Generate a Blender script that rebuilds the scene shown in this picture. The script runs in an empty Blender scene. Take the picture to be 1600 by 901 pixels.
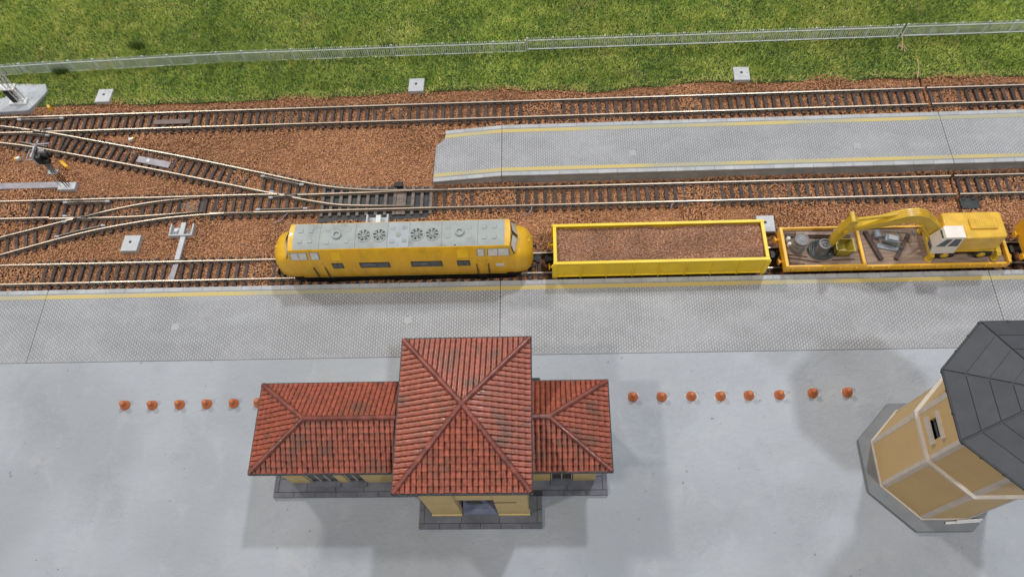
import bpy, bmesh, math, random
import numpy as np
from mathutils import Vector, Matrix
random.seed(7); RNG = np.random.default_rng(7)
SC = bpy.context.scene; COL = SC.collection
rad = math.radians
# ------------------------------------------------------------------ camera (1 unit = 1 cm of the model layout)
F_PX, PITCH, YAW, ROLL = 1176.43, 1.106701, 0.103746, -0.113525
def cam_axes():
    cp, sp, cy, sy, cr, sr = math.cos(PITCH), math.sin(PITCH), math.cos(YAW), math.sin(YAW), math.cos(ROLL), math.sin(ROLL)
    Rz = Matrix(((cy, -sy, 0), (sy, cy, 0), (0, 0, 1)))
    f, r, u = Rz @ Vector((0, cp, -sp)), Rz @ Vector((1, 0, 0)), Rz @ Vector((0, sp, cp))
    return cr*r + sr*u, -sr*r + cr*u, f
cd = bpy.data.cameras.new('camera'); cam = bpy.data.objects.new('camera', cd); COL.objects.link(cam)
r_, u_, f_ = cam_axes()
cam.matrix_world = Matrix(((r_.x, u_.x, -f_.x, 3.3667), (r_.y, u_.y, -f_.y, -26.6773), (r_.z, u_.z, -f_.z, 49.6902), (0, 0, 0, 1)))
cd.sensor_width = 36; cd.lens = F_PX/1600*36; cd.clip_start = 1; cd.clip_end = 2000
SC.camera = cam
# ------------------------------------------------------------------ light: exhibition-hall ceiling lamps and the hall's own grey light
w = bpy.data.worlds.new('World'); SC.world = w; w.use_nodes = True
bg = w.node_tree.nodes['Background']; bg.inputs[0].default_value = (1.0, .97, .93, 1); bg.inputs[1].default_value = .21
def lamp(name, d, dist, watts, size, col, target=(0, -6, 2)):
    l = bpy.data.lights.new(name, 'AREA'); l.shape = 'DISK'; l.size = size; l.energy = watts*1000; l.color = col
    o = bpy.data.objects.new(name, l); COL.objects.link(o)
    v = Vector(d).normalized(); o.location = Vector(target) + v*dist
    o.rotation_euler = (-v).to_track_quat('-Z', 'Y').to_euler()
    return o
lamp('ceiling_lamp_warm', (-.74, -.32, 1), 600, 930, 34, (1, .92, .82), (2, -14, 5))
lamp('ceiling_lamp_cool', (.31, .66, 1), 640, 1640, 36, (.92, .96, 1), (0, -14, 4))
lamp('ceiling_lamp_front', (.26, -.33, 1), 520, 1000, 32, (.90, .95, 1), (27, -15, 9))
lamp('ceiling_lamp_side', (-.72, .78, 1), 620, 1290, 54, (1, .96, .90), (0, -6, 3))
SC.view_settings.view_transform = 'Standard'; SC.view_settings.look = 'None'; SC.view_settings.exposure = 0; SC.view_settings.gamma = 1

# ------------------------------------------------------------------ materials
def nmat(name):
    m = bpy.data.materials.new(name); m.use_nodes = True; nt = m.node_tree
    return m, nt, nt.nodes['Principled BSDF']
def N(nt, t, **kw):
    n = nt.nodes.new(t)
    for k, v in kw.items():
        if k in n.inputs: n.inputs[k].default_value = v
        else: setattr(n, k, v)
    return n
def math_(nt, op, a, b=None, clamp=False):
    n = nt.nodes.new('ShaderNodeMath'); n.operation = op; n.use_clamp = clamp
    for i, v in enumerate((a, b)):
        if v is None: continue
        if isinstance(v, (int, float)): n.inputs[i].default_value = v
        else: nt.links.new(v, n.inputs[i])
    return n.outputs[0]
def mixc(nt, f, a, b, blend='MIX'):
    n = nt.nodes.new('ShaderNodeMix'); n.data_type = 'RGBA'; n.blend_type = blend
    for i, v in ((0, f), (6, a), (7, b)):
        if isinstance(v, (int, float)): n.inputs[i].default_value = v
        elif isinstance(v, tuple): n.inputs[i].default_value = (*v, 1)
        else: nt.links.new(v, n.inputs[i])
    return n.outputs[2]
def noise(nt, scale, detail=3, rough=.55, vec=None, dist=0):
    n = N(nt, 'ShaderNodeTexNoise', Scale=scale, Detail=detail, Roughness=rough, Distortion=dist)
    if vec is None:
        g = nt.nodes.new('ShaderNodeNewGeometry'); vec = g.outputs['Position']
    nt.links.new(vec, n.inputs['Vector']); return n.outputs['Fac']
def pos(nt, sc=(1, 1, 1)):
    g = nt.nodes.new('ShaderNodeNewGeometry'); v = nt.nodes.new('ShaderNodeVectorMath'); v.operation = 'MULTIPLY'
    nt.links.new(g.outputs['Position'], v.inputs[0]); v.inputs[1].default_value = sc; return v.outputs[0]
def ramp(nt, f, a, b):
    n = nt.nodes.new('ShaderNodeMapRange'); n.interpolation_type = 'SMOOTHSTEP'
    nt.links.new(f, n.inputs[0]); n.inputs[1].default_value = a; n.inputs[2].default_value = b; return n.outputs[0]
def bump(nt, b, h, strength, dist=.02):
    n = N(nt, 'ShaderNodeBump', Strength=strength, Distance=dist); nt.links.new(h, n.inputs['Height']); nt.links.new(n.outputs[0], b.inputs['Normal'])
def M(name, c, var=.12, scale=2., rough=.55, metal=0., bmp=.0, bscale=20., rnd=0., dirt=None, dscale=.6, dlo=.55, dhi=.75, spec=.5, stretch=(1, 1, 1), coat=0., attr=None):
    """plain material: a colour that drifts with noise, optional per-object drift, optional dirt colour in noise patches"""
    m, nt, b = nmat(name)
    c = tuple(c)
    if attr:
        a = nt.nodes.new('ShaderNodeAttribute'); a.attribute_name = attr; base = a.outputs['Color']
        n1 = noise(nt, scale)
        out = mixc(nt, 1.0, base, mixc(nt, n1, (1-var,)*3, (1+var,)*3), 'MULTIPLY')
    else:
        n1 = noise(nt, scale, 4, .6, pos(nt, stretch))
        out = mixc(nt, ramp(nt, n1, .3, .7), tuple(x*(1-var) for x in c), tuple(min(1, x*(1+var)) for x in c))
    if rnd:
        oi = nt.nodes.new('ShaderNodeObjectInfo')
        f = math_(nt, 'ADD', math_(nt, 'MULTIPLY', oi.outputs['Random'], 2*rnd), 1-rnd)
        cb = nt.nodes.new('ShaderNodeCombineColor')
        for i in range(3): nt.links.new(f, cb.inputs[i])
        out = mixc(nt, 1.0, out, cb.outputs[0], 'MULTIPLY')
    if dirt:
        f = ramp(nt, noise(nt, dscale, 5, .65, pos(nt, stretch)), dlo, dhi)
        out = mixc(nt, math_(nt, 'MULTIPLY', f, .8), out, dirt)
    nt.links.new(out, b.inputs['Base Color'])
    b.inputs['Roughness'].default_value = rough; b.inputs['Metallic'].default_value = metal
    b.inputs['Specular IOR Level'].default_value = spec; b.inputs['Coat Weight'].default_value = coat
    if bmp: bump(nt, b, noise(nt, bscale, 3), bmp)
    return m
MT = {}
MT['ballast_base'] = M('ballast_base', (.29, .135, .068), .4, 6, .95, bmp=.8, bscale=9)
MT['grain'] = M('ballast_grain', (1, 1, 1), .15, 1.2, .9, attr='col', spec=.2)
MT['grass_base'] = M('grass_base', (.045, .075, .014), .5, 3, .95, bmp=.8, bscale=6)
MT['blade'] = M('grass_fibre', (1, 1, 1), .15, 1.5, .75, attr='col', spec=.2)
MT['paver'] = M('platform_paver', (1, 1, 1), .10, .5, .55, attr='col', bmp=.2, bscale=12)
MT['kerb'] = M('platform_kerb', (.38, .39, .405), .12, .8, .5, rnd=.06, bmp=.25, bscale=14, dirt=(.48, .49, .51), dscale=.9)
MT['hatch'] = M('hatch_concrete', (.37, .375, .39), .08, 1, .6)
MT['platform_side'] = M('platform_side', (.34, .34, .345), .15, 1, .7, bmp=.3, bscale=10)
MT['sleeper'] = M('sleeper_plastic', (.070, .050, .045), .3, 3, .6, spec=.2, rnd=.25, dirt=(.19, .12, .085), dscale=1.3, dlo=.55, dhi=.8)
MT['sleeper_turnout'] = M('sleeper_turnout', (.17, .135, .115), .25, 3, .6, spec=.25, rnd=.15)
MT['rail_side'] = M('rail_side', (.10, .078, .062), .25, 2, .5, .2)
def rail_top_mat():
    m, nt, b = nmat('rail_top'); oi = nt.nodes.new('ShaderNodeObjectInfo')
    c = mixc(nt, noise(nt, .6, 3), (.60, .47, .36), (.72, .60, .49)); nt.links.new(c, b.inputs['Base Color'])
    b.inputs['Metallic'].default_value = .62; nt.links.new(math_(nt, 'ADD', math_(nt, 'MULTIPLY', oi.outputs['Random'], .16), .30), b.inputs['Roughness']); return m
MT['rail_top'] = rail_top_mat()
MT['dull_top'] = M('dull_rail_top', (.20, .165, .14), .2, 1, .4, .5)
MT['black'] = M('black_plastic', (.012, .012, .013), .3, 2, .5, dirt=(.05, .045, .04), dscale=1.5)
MT['bed'] = M('dark_bed', (.022, .022, .024), .5, 1.6, .5, dirt=(.07, .08, .10), dscale=1.1, dlo=.55, dhi=.8)
MT['grey_plastic'] = M('grey_plastic', (.47, .48, .5), .08, 2, .5, rnd=.06, bmp=.1, bscale=10)
MT['slab_grey'] = M('slab_grey', (.45, .47, .5), .1, 1.2, .7, bmp=.5, bscale=8, dirt=(.25, .25, .25), dscale=2, dlo=.62, dhi=.7)
MT['mauve_grey'] = M('mauve_grey', (.27, .25, .28), .2, 2, .45)
MT['brown_cover'] = M('brown_cover', (.12, .075, .065), .2, 2, .5)
MT['white'] = M('white_plastic', (.66, .66, .66), .05, 2, .4)
MT['dark_hole'] = M('dark_hole', (.03, .03, .035), .2, 3, .6)
MT['amber'] = M('amber_plastic', (.75, .42, .03), .2, 4, .3)
MT['steel'] = M('grey_steel', (.26, .265, .275), .15, 2, .5, .3)
MT['fence'] = M('fence_plastic', (.60, .635, .64), .12, 1.5, .45)
MT['loco_yellow'] = M('loco_yellow', (.74, .41, .016), .10, .8, .40, dirt=(.40, .24, .03), dscale=1.0, dlo=.5, dhi=.85, stretch=(1.6, 1, .5), bmp=.06, bscale=12, coat=.1)
MT['loco_bright'] = M('loco_bright_yellow', (.85, .53, .012), .06, 1, .35)
MT['loco_grille'] = M('loco_grille', (.62, .40, .03), .15, 2, .5)
MT['loco_grey'] = M('loco_roof_grey', (.33, .355, .345), .08, .6, .5, dirt=(.17, .185, .175), dscale=.55, dlo=.48, dhi=.78, bmp=.08, bscale=8)
MT['loco_pale'] = M('loco_roof_pale', (.345, .375, .395), .08, 1, .5)
MT['glass_dark'] = M('dark_glass', (.09, .105, .11), .25, 2, .12)
MT['glass_pale'] = M('pale_window', (.62, .60, .58), .12, 3, .2, dirt=(.42, .40, .38), dscale=2.2)
MT['wagon_yellow'] = M('wagon_yellow', (.84, .585, .014), .08, .9, .42, dirt=(.50, .30, .02), dscale=1.4, dlo=.62, dhi=.9, bmp=.08, bscale=10)
MT['flat_yellow'] = M('flat_yellow', (.80, .43, .025), .1, 1, .42, dirt=(.45, .22, .02), dscale=1.4, dlo=.6, dhi=.9)
MT['exc_yellow'] = M('excavator_yellow', (.72, .43, .05), .12, 1.3, .28, dirt=(.50, .30, .06), dscale=1.2, dlo=.55, dhi=.9, coat=.3, bmp=.15, bscale=6)
MT['boom_yellow'] = M('boom_yellow', (.60, .385, .022), .12, 1.3, .3, coat=.2)
MT['deck'] = M('wagon_deck', (.25, .17, .125), .25, .8, .8, stretch=(1, 6, 1), bmp=.2, bscale=14)
MT['white_cab'] = M('white_cab', (.80, .73, .66), .06, 1, .4)
MT['wood_dark'] = M('dark_timber', (.062, .034, .026), .3, 2, .7)
MT['wood_pink'] = M('pale_timber', (.30, .20, .16), .25, 2, .7)
MT['rust'] = M('rusty_rod', (.085, .035, .02), .3, 3, .7)
MT['drum'] = M('grey_drum', (.20, .185, .185), .2, 2, .55)
MT['coil'] = M('cable_coil', (.075, .082, .08), .3, 3, .5)
MT['machine'] = M('blue_grey_machine', (.20, .225, .25), .2, 2, .5)
MT['tyre'] = M('tyre_rubber', (.02, .02, .02), .3, 2, .7)
TILE_DIRT = (.10, .055, .035)
MT['tile'] = M('roof_tile', (.275, .064, .034), .34, 4.0, .42, rnd=.18, dirt=TILE_DIRT, dscale=.62, dlo=.48, dhi=.70, bmp=.3, bscale=14, coat=.05)
MT['ridge'] = M('ridge_tile', (.19, .050, .036), .25, 2, .36, rnd=.2, dirt=(.09, .045, .03), dscale=.9, dlo=.5, dhi=.75, bmp=.3, bscale=8, coat=.1)
MT['roof_base'] = M('roof_base', (.11, .036, .022), .3, 2, .8)
MT['trim_black'] = M('black_trim', (.035, .036, .042), .2, 2, .5)
MT['cream'] = M('cream_render', (.60, .45, .20), .06, 1, .7, bmp=.15, bscale=9, dirt=(.50, .34, .14), dscale=1, dlo=.6, dhi=.9)
MT['plinth'] = M('plinth_slab', (.115, .117, .14), .2, 1.4, .55, rnd=.12, bmp=.25, bscale=9, dirt=(.30, .31, .35), dscale=1.3, dlo=.58, dhi=.85)
MT['joint'] = M('dark_joint', (.03, .03, .033), .3, 2, .8)
MT['step_blue'] = M('blue_grey_step', (.15, .165, .24), .2, 2, .5)
MT['door_dark'] = M('dark_door', (.045, .028, .022), .3, 3, .4)
MT['ochre'] = M('ochre_render', (.58, .40, .185), .03, .8, .6, bmp=.12, bscale=8)
MT['pale_trim'] = M('pale_trim', (.56, .49, .43), .08, 1.5, .55)
MT['slate'] = M('slate_roof', (.052, .054, .063), .12, .9, .6, bmp=.25, bscale=8, rnd=.1)
MT['tower_base'] = M('tower_base', (.19, .20, .215), .08, 1, .65, bmp=.2, bscale=8)
MT['orange'] = M('orange_plastic', (.47, .135, .045), .08, 3, .38)
MT['straw'] = M('straw', (.55, .45, .25), .2, 5, .8)
def yellow_stripe():
    m, nt, b = nmat('worn_yellow_stripe')
    f = ramp(nt, noise(nt, .11, 2, .5), .40, .58)
    f2 = ramp(nt, noise(nt, 7, 4, .7, pos(nt, (1, 2, 1))), .38, .62)
    c = mixc(nt, f, (.36, .34, .19), (.56, .41, .08))
    c = mixc(nt, math_(nt, 'MULTIPLY', f2, .42), c, (.46, .45, .42))
    nt.links.new(c, b.inputs['Base Color']); b.inputs['Roughness'].default_value = .6
    return m
MT['stripe'] = yellow_stripe()
def plaza_mat():
    m, nt, b = nmat('plaza_paint')
    big = noise(nt, .09, 3, .5); mid = noise(nt, .55, 5, .62, pos(nt, (1, .7, 1)), .6); fine = noise(nt, 6, 4, .6)
    c = mixc(nt, ramp(nt, big, .36, .64), (.305, .323, .352), (.375, .397, .434))
    c = mixc(nt, math_(nt, 'MULTIPLY', ramp(nt, mid, .5, .8), .45), c, (.46, .445, .44))
    c = mixc(nt, math_(nt, 'MULTIPLY', ramp(nt, mid, .50, .22), .30), c, (.34, .35, .365))
    def voro(scale, lo, hi, randm=1.):
        v = N(nt, 'ShaderNodeTexVoronoi', Scale=scale, Randomness=randm)
        n2 = nt.nodes.new('ShaderNodeVectorMath'); n2.operation = 'ADD'
        g = pos(nt); nz = N(nt, 'ShaderNodeTexNoise', Scale=scale*3); nt.links.new(g, nz.inputs['Vector'])
        sc = nt.nodes.new('ShaderNodeVectorMath'); sc.operation = 'SCALE'; sc.inputs['Scale'].default_value = .35/scale
        nt.links.new(nz.outputs['Color'], sc.inputs[0]); nt.links.new(g, n2.inputs[0]); nt.links.new(sc.outputs[0], n2.inputs[1])
        nt.links.new(n2.outputs[0], v.inputs['Vector'])
        return ramp(nt, v.outputs['Distance'], hi, lo)
    patch = ramp(nt, noise(nt, .16, 3, .6, pos(nt, (1.2, 1, 1))), .50, .66)
    specks = math_(nt, 'MULTIPLY', voro(1.3, .05, .13), patch)
    c = mixc(nt, math_(nt, 'MULTIPLY', specks, .55), c, (.10, .095, .09))
    patch2 = ramp(nt, noise(nt, .3, 4, .7, pos(nt, (.8, 1.3, 1))), .56, .74)
    white = math_(nt, 'MULTIPLY', ramp(nt, noise(nt, 2.2, 6, .8, pos(nt, (1, 2.4, 1)), 1.2), .60, .72), patch2)
    c = mixc(nt, math_(nt, 'MULTIPLY', white, .85), c, (.62, .63, .66))
    scr = math_(nt, 'MULTIPLY', ramp(nt, noise(nt, 3.0, 5, .75, pos(nt, (.7, 2.2, 1)), 1.5), .64, .72), patch)
    c = mixc(nt, math_(nt, 'MULTIPLY', scr, .4), c, (.20, .195, .19))
    # hairline cracks in a few places
    ve = N(nt, 'ShaderNodeTexVoronoi', Scale=.16); ve.feature = 'DISTANCE_TO_EDGE'
    wv = nt.nodes.new('ShaderNodeVectorMath'); wv.operation = 'ADD'; nzc = N(nt, 'ShaderNodeTexNoise', Scale=.5, Detail=5, Roughness=.6); g2 = pos(nt)
    nt.links.new(g2, nzc.inputs['Vector']); sc2 = nt.nodes.new('ShaderNodeVectorMath'); sc2.operation = 'SCALE'; sc2.inputs['Scale'].default_value = 3.5
    nt.links.new(nzc.outputs['Color'], sc2.inputs[0]); nt.links.new(g2, wv.inputs[0]); nt.links.new(sc2.outputs[0], wv.inputs[1]); nt.links.new(wv.outputs[0], ve.inputs['Vector'])
    crack = math_(nt, 'MULTIPLY', ramp(nt, ve.outputs['Distance'], .0055, .0015), ramp(nt, noise(nt, .12, 3, .6), .53, .62))
    c = mixc(nt, math_(nt, 'MULTIPLY', crack, .0), c, (.16, .155, .15))
    # fine brush grain
    br = noise(nt, 3.2, 5, .7, pos(nt, (.35, 3, 1)), .8)
    c = mixc(nt, math_(nt, 'MULTIPLY', ramp(nt, br, .45, .75), .12), c, (.27, .27, .275))
    # soft grime patches
    gm = noise(nt, .21, 6, .72, pos(nt, (1, 1.3, 1)), .7)
    c = mixc(nt, math_(nt, 'MULTIPLY', ramp(nt, gm, .52, .70), .28), c, (.33, .32, .31))
    nt.links.new(c, b.inputs['Base Color'])
    b.inputs['Roughness'].default_value = .5; b.inputs['Specular IOR Level'].default_value = .35
    h = math_(nt, 'ADD', math_(nt, 'MULTIPLY', noise(nt, 1.6, 6, .7, pos(nt, (1, 1.8, 1)), 1), .7), math_(nt, 'MULTIPLY', fine, .15))
    h = math_(nt, 'SUBTRACT', h, math_(nt, 'MULTIPLY', specks, .5))
    rgh = math_(nt, 'MULTIPLY', noise(nt, 3.4, 6, .75, None, .6), math_(nt, 'MULTIPLY', ramp(nt, noise(nt, .2, 4, .6), .48, .62), 1.1))
    h = math_(nt, 'SUBTRACT', math_(nt, 'ADD', h, rgh), math_(nt, 'MULTIPLY', crack, .0))
    bump(nt, b, h, .6, .12)
    return m
MT['plaza'] = plaza_mat()

# ------------------------------------------------------------------ object helpers
ORG = {}
def link(o):
    COL.objects.link(o); return o
def thing(name, label, cat, loc=(0, 0, 0), group=None):
    o = link(bpy.data.objects.new(name, None)); o.location = loc; o.empty_display_size = .3
    o['label'] = label; o['category'] = cat
    if group: o['group'] = group
    ORG[o.name] = Vector(loc); return o
def tag(o, label=None, cat=None, group=None, kind=None):
    for k, v in (('label', label), ('category', cat), ('group', group), ('kind', kind)):
        if v: o[k] = v
    return o
def dup(root, delta=(0, 0, 0), label=None, group=None):
    r = root.copy(); COL.objects.link(r); r.location = root.location + Vector(delta)
    if label: r['label'] = label
    if group: r['group'] = group
    def rec(src, dst):
        for ch in list(src.children):
            cc = ch.copy(); COL.objects.link(cc); cc.parent = dst; rec(ch, cc)
    rec(root, r); return r
class MB:
    def __init__(s): s.v = []; s.f = []; s.m = []; s.mi = 0
    def add(s, vs, fs):
        b = len(s.v); s.v += [tuple(v) for v in vs]
        for f in fs: s.f.append([b+i for i in f]); s.m.append(s.mi)
        return s
    def hexa(s, p):  # 8 points: bottom 4 ccw, top 4 ccw
        return s.add(p, [(3, 2, 1, 0), (4, 5, 6, 7), (0, 1, 5, 4), (1, 2, 6, 5), (2, 3, 7, 6), (3, 0, 4, 7)])
    def box(s, x0, x1, y0, y1, z0, z1):
        return s.hexa([(x0, y0, z0), (x1, y0, z0), (x1, y1, z0), (x0, y1, z0), (x0, y0, z1), (x1, y0, z1), (x1, y1, z1), (x0, y1, z1)])
    def rbox(s, cx, cy, z0, z1, lx, ly, ang):  # box turned about z
        ca, sa = math.cos(ang), math.sin(ang); P = []
        for z in (z0, z1):
            for a, b in ((-1, -1), (1, -1), (1, 1), (-1, 1)):
                dx, dy = a*lx/2, b*ly/2; P.append((cx+dx*ca-dy*sa, cy+dx*sa+dy*ca, z))
        return s.hexa(P)
    def panel(s, p, t, off=0.):  # quad with thickness t along its normal
        p = [Vector(q) for q in p]; n = (p[1]-p[0]).cross(p[3]-p[0]).normalized()
        lo = [q+n*off for q in p]; hi = [q+n*(off+t) for q in p]
        return s.hexa(lo+hi)
    def prism(s, pts, z0, z1):
        n = len(pts)
        return s.add([(x, y, z0) for x, y in pts]+[(x, y, z1) for x, y in pts],
                     [tuple(range(n-1, -1, -1)), tuple(range(n, 2*n))]+[(i, (i+1) % n, n+(i+1) % n, n+i) for i in range(n)])
    def cyl(s, p0, p1, r0, r1=None, n=12, caps=True):
        if r1 is None: r1 = r0
        p0, p1 = Vector(p0), Vector(p1); a = (p1-p0).normalized()
        e = Vector((0, 0, 1)) if abs(a.z) < .9 else Vector((1, 0, 0)); u = a.cross(e).normalized(); w = a.cross(u)
        vs = [p + (u*math.cos(2*math.pi*i/n) - w*math.sin(2*math.pi*i/n))*rr for p, rr in ((p0, r0), (p1, r1)) for i in range(n)]
        fs = [(i, (i+1) % n, n+(i+1) % n, n+i) for i in range(n)]
        if caps: fs += [tuple(range(n-1, -1, -1)), tuple(range(n, 2*n))]
        return s.add(vs, fs)
    def lathe(s, c, prof, n=16):  # prof (r, z) bottom to top
        vs = [(c[0]+r*math.cos(2*math.pi*i/n), c[1]+r*math.sin(2*math.pi*i/n), c[2]+z) for r, z in prof for i in range(n)]
        fs = [(k*n+i, k*n+(i+1) % n, (k+1)*n+(i+1) % n, (k+1)*n+i) for k in range(len(prof)-1) for i in range(n)]
        fs += [tuple(range(n-1, -1, -1)), tuple((len(prof)-1)*n+i for i in range(n))]
        return s.add(vs, fs)
    def ring(s, c, r0, r1, z0, z1, n=20):  # flat ring (washer)
        vs = []
        for r, z in ((r0, z0), (r0, z1), (r1, z1), (r1, z0)):
            vs += [(c[0]+r*math.cos(2*math.pi*i/n), c[1]+r*math.sin(2*math.pi*i/n), z) for i in range(n)]
        fs = [(k*n+i, k*n+(i+1) % n, ((k+1) % 4)*n+(i+1) % n, ((k+1) % 4)*n+i) for k in range(4) for i in range(n)]
        return s.add(vs, [f[::-1] for f in fs])
    def tube(s, pts, r, n=6):
        for a, b in zip(pts[:-1], pts[1:]): s.cyl(a, b, r, r, n)
        return s
    def loft(s, rings, caps=True, closed=True):
        n = len(rings[0]); vs = [p for rg in rings for p in rg]; fs = []
        for k in range(len(rings)-1):
            for i in range(n if closed else n-1): fs.append((k*n+i, k*n+(i+1) % n, (k+1)*n+(i+1) % n, (k+1)*n+i))
        if caps: fs += [tuple(range(n-1, -1, -1)), tuple((len(rings)-1)*n+i for i in range(n))]
        return s.add(vs, fs)
    def mesh(s, name, mats, smooth=False, org=Vector()):
        me = bpy.data.meshes.new(name); me.from_pydata([(v[0]-org.x, v[1]-org.y, v[2]-org.z) for v in s.v], [], s.f)
        for m in mats: me.materials.append(MT[m])
        if len(mats) > 1: me.polygons.foreach_set('material_index', s.m)
        bm = bmesh.new(); bm.from_mesh(me); bmesh.ops.recalc_face_normals(bm, faces=bm.faces); bm.to_mesh(me); bm.free()
        if smooth: me.polygons.foreach_set('use_smooth', [True]*len(me.polygons)); me.set_sharp_from_angle(angle=rad(smooth if smooth is not True else 40))
        return me
    def build(s, name, mat, parent=None, bevel=0., smooth=False, label=None):
        mats = mat if isinstance(mat, (list, tuple)) else [mat]
        org = ORG[parent.name] if parent else Vector()
        o = link(bpy.data.objects.new(name, s.mesh(name, mats, smooth, org)))
        if parent: o.parent = parent; ORG[o.name] = org
        else: ORG[o.name] = Vector()
        if bevel:
            b = o.modifiers.new('bevel', 'BEVEL'); b.width = bevel; b.segments = 2; b.limit_method = 'ANGLE'; b.angle_limit = rad(40)
        if label: o['label'] = label
        return o
def np_mesh(name, V, Fc, mat, col=None, parent=None):
    """many small pieces joined: V (n,3), Fc (m,k) faces of equal size"""
    me = bpy.data.meshes.new(name); n, (m, k) = len(V), Fc.shape
    me.vertices.add(n); me.vertices.foreach_set('co', V.astype(np.float32).ravel())
    me.loops.add(m*k); me.loops.foreach_set('vertex_index', Fc.astype(np.int32).ravel())
    me.polygons.add(m); me.polygons.foreach_set('loop_start', np.arange(0, m*k, k, dtype=np.int32)); me.update(calc_edges=True)
    if col is not None:
        a = me.attributes.new('col', 'FLOAT_COLOR', 'POINT'); a.data.foreach_set('color', np.c_[col, np.ones(n)].astype(np.float32).ravel())
    me.materials.append(MT[mat]); o = link(bpy.data.objects.new(name, me))
    if parent:
        o.parent = parent; org = ORG[parent.name]; o.matrix_parent_inverse = Matrix.Translation(-org)
    ORG[o.name] = Vector(); return o
def copy_part(me, name, parent, loc, rot=0., scale=(1, 1, 1), rot3=None):
    o = link(bpy.data.objects.new(name, me)); o.parent = parent
    o.location = Vector(loc) - ORG[parent.name]; o.rotation_euler = rot3 if rot3 else (0, 0, rot); o.scale = scale
    ORG[o.name] = Vector(loc); return o
class VN:  # value noise on the plane
    def __init__(s, seed): s.g = np.random.default_rng(seed).random((256, 256))
    def __call__(s, x, y, sc):
        x = np.asarray(x)*sc+1000; y = np.asarray(y)*sc+1000; xi = np.floor(x).astype(int); yi = np.floor(y).astype(int)
        fx, fy = x-xi, y-yi; fx = fx*fx*(3-2*fx); fy = fy*fy*(3-2*fy); g = s.g; a = xi % 256; b = yi % 256; a1 = (xi+1) % 256; b1 = (yi+1) % 256
        return (g[a, b]*(1-fx)+g[a1, b]*fx)*(1-fy)+(g[a, b1]*(1-fx)+g[a1, b1]*fx)*fy
vn = VN(3); vn2 = VN(11); vn3 = VN(29)

# ------------------------------------------------------------------ the setting
XL, XR = -60, 60
GAP = 34.53                                   # the joint between two boards of the layout
def struct(o): o['kind'] = 'structure'; return o
struct(MB().box(XL, XR, -34, 48, -2.2, -1.2).build('ground', 'joint'))
def board(x0, x1):
    mb = MB(); nx = int((x1-x0)/.8); ys = np.linspace(-2.0, 17.6, 26)
    vs = [(x0+(x1-x0)*i/nx, y, -.17+.05*float(vn(x0+(x1-x0)*i/nx, y, .7))+.12*min(1, max(0, (y-15.9)/.7))) for i in range(nx+1) for y in ys]
    k = len(ys); fs = [(i*k+j, (i+1)*k+j, (i+1)*k+j+1, i*k+j+1) for i in range(nx) for j in range(k-1)]
    mb.add(vs, fs); mb.box(x0, x1, -2.0, 17.6, -1.2, -.2)
    return struct(mb.build('ballast_bed', 'ballast_base'))
board(XL, GAP-.09); board(GAP+.09, XR)
def grass_edge(x): return 16.45+.35*vn(x, 0*np.asarray(x), .12)*1.2+.45*vn2(x, 3+0*np.asarray(x), .45)-.25
def grass_z(x, y): return .02+.16*np.clip((y-16.6)/2, 0, 1)+.16*vn(x, y, .35)+.10*vn2(x, y, .9)
mb = MB(); xs = np.linspace(XL, XR, 160); vs = []; ny = 34
for x in xs:
    e = float(grass_edge(x)); vs += [(x, yy, float(grass_z(x, yy))-.05) for yy in np.linspace(e-.05, 46, ny)]
fs = [(i*ny+j, (i+1)*ny+j, (i+1)*ny+j+1, i*ny+j+1) for i in range(len(xs)-1) for j in range(ny-1)]
mb.add(vs, fs); struct(mb.build('lawn', 'grass_base', smooth=True))
struct(MB().box(XL, XR, -34, -7.60, -.9, .98).build('plaza', 'plaza'))

# ------------------------------------------------------------------ grass fibres (uncountable)
def grass():
    n = 350000
    x = RNG.uniform(-50, 50, n); y = 16+RNG.random(n)**.93*16.5
    e = grass_edge(x); dens = np.clip((y-e+.15)/.35, 0, 1)*(.55+.45*vn3(x, y, .6)); hole = (np.abs(x+42)<1.9)&(y<18.9)
    k = (RNG.random(n) < dens) & ~hole; x, y = x[k], y[k]; n = len(x)
    z = grass_z(x, y)-.05; L = RNG.uniform(.16, .40, n)*(.7+.6*vn2(x, y, .5)); th = RNG.uniform(0, 2*np.pi, n); tl = RNG.uniform(.15, 1.25, n)
    dx, dy, dz = np.cos(th)*np.sin(tl)*L, np.sin(th)*np.sin(tl)*L, np.cos(tl)*L
    wd = RNG.uniform(.020, .046, n); px, py = -np.sin(th)*wd, np.cos(th)*wd
    V = np.empty((n, 3, 3)); V[:, 0] = np.c_[x-px, y-py, z]; V[:, 1] = np.c_[x+px, y+py, z]; V[:, 2] = np.c_[x+dx, y+dy, z+dz]
    pal = np.array([(.066, .125, .022), (.225, .335, .055), (.46, .52, .105), (.72, .68, .22), (.42, .31, .14)])
    t = np.clip(.75*vn(x, y, .22)+.8*vn3(x, y, .9)+.6*vn2(x, y, 2.4)+.9*vn3(x+7, y, 5.)+RNG.normal(0, .40, n)-.12, 0, 2.999)
    i = np.floor(t).astype(int); fr = (t-i)[:, None]; c = pal[i]*(1-fr)+pal[i+1]*fr
    c = c*(.82+.30*vn2(x, y, .14))[:, None]
    br = ((vn3(x+40, y, .5) > .9) & (RNG.random(n) < .5)) | (RNG.random(n) < .02) | ((y-grass_edge(x) < .4) & (RNG.random(n) < .25)); c[br] = c[br]*.45+pal[4]*.65
    yl = (y-grass_edge(x) < .55) & (RNG.random(n) < .4); c[yl] = c[yl]*.4+pal[3]*.6
    tag(np_mesh('grass', V.reshape(-1, 3), np.arange(n*3).reshape(-1, 3), 'blade', np.repeat(c, 3, 0)), kind='stuff')
grass()
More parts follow.
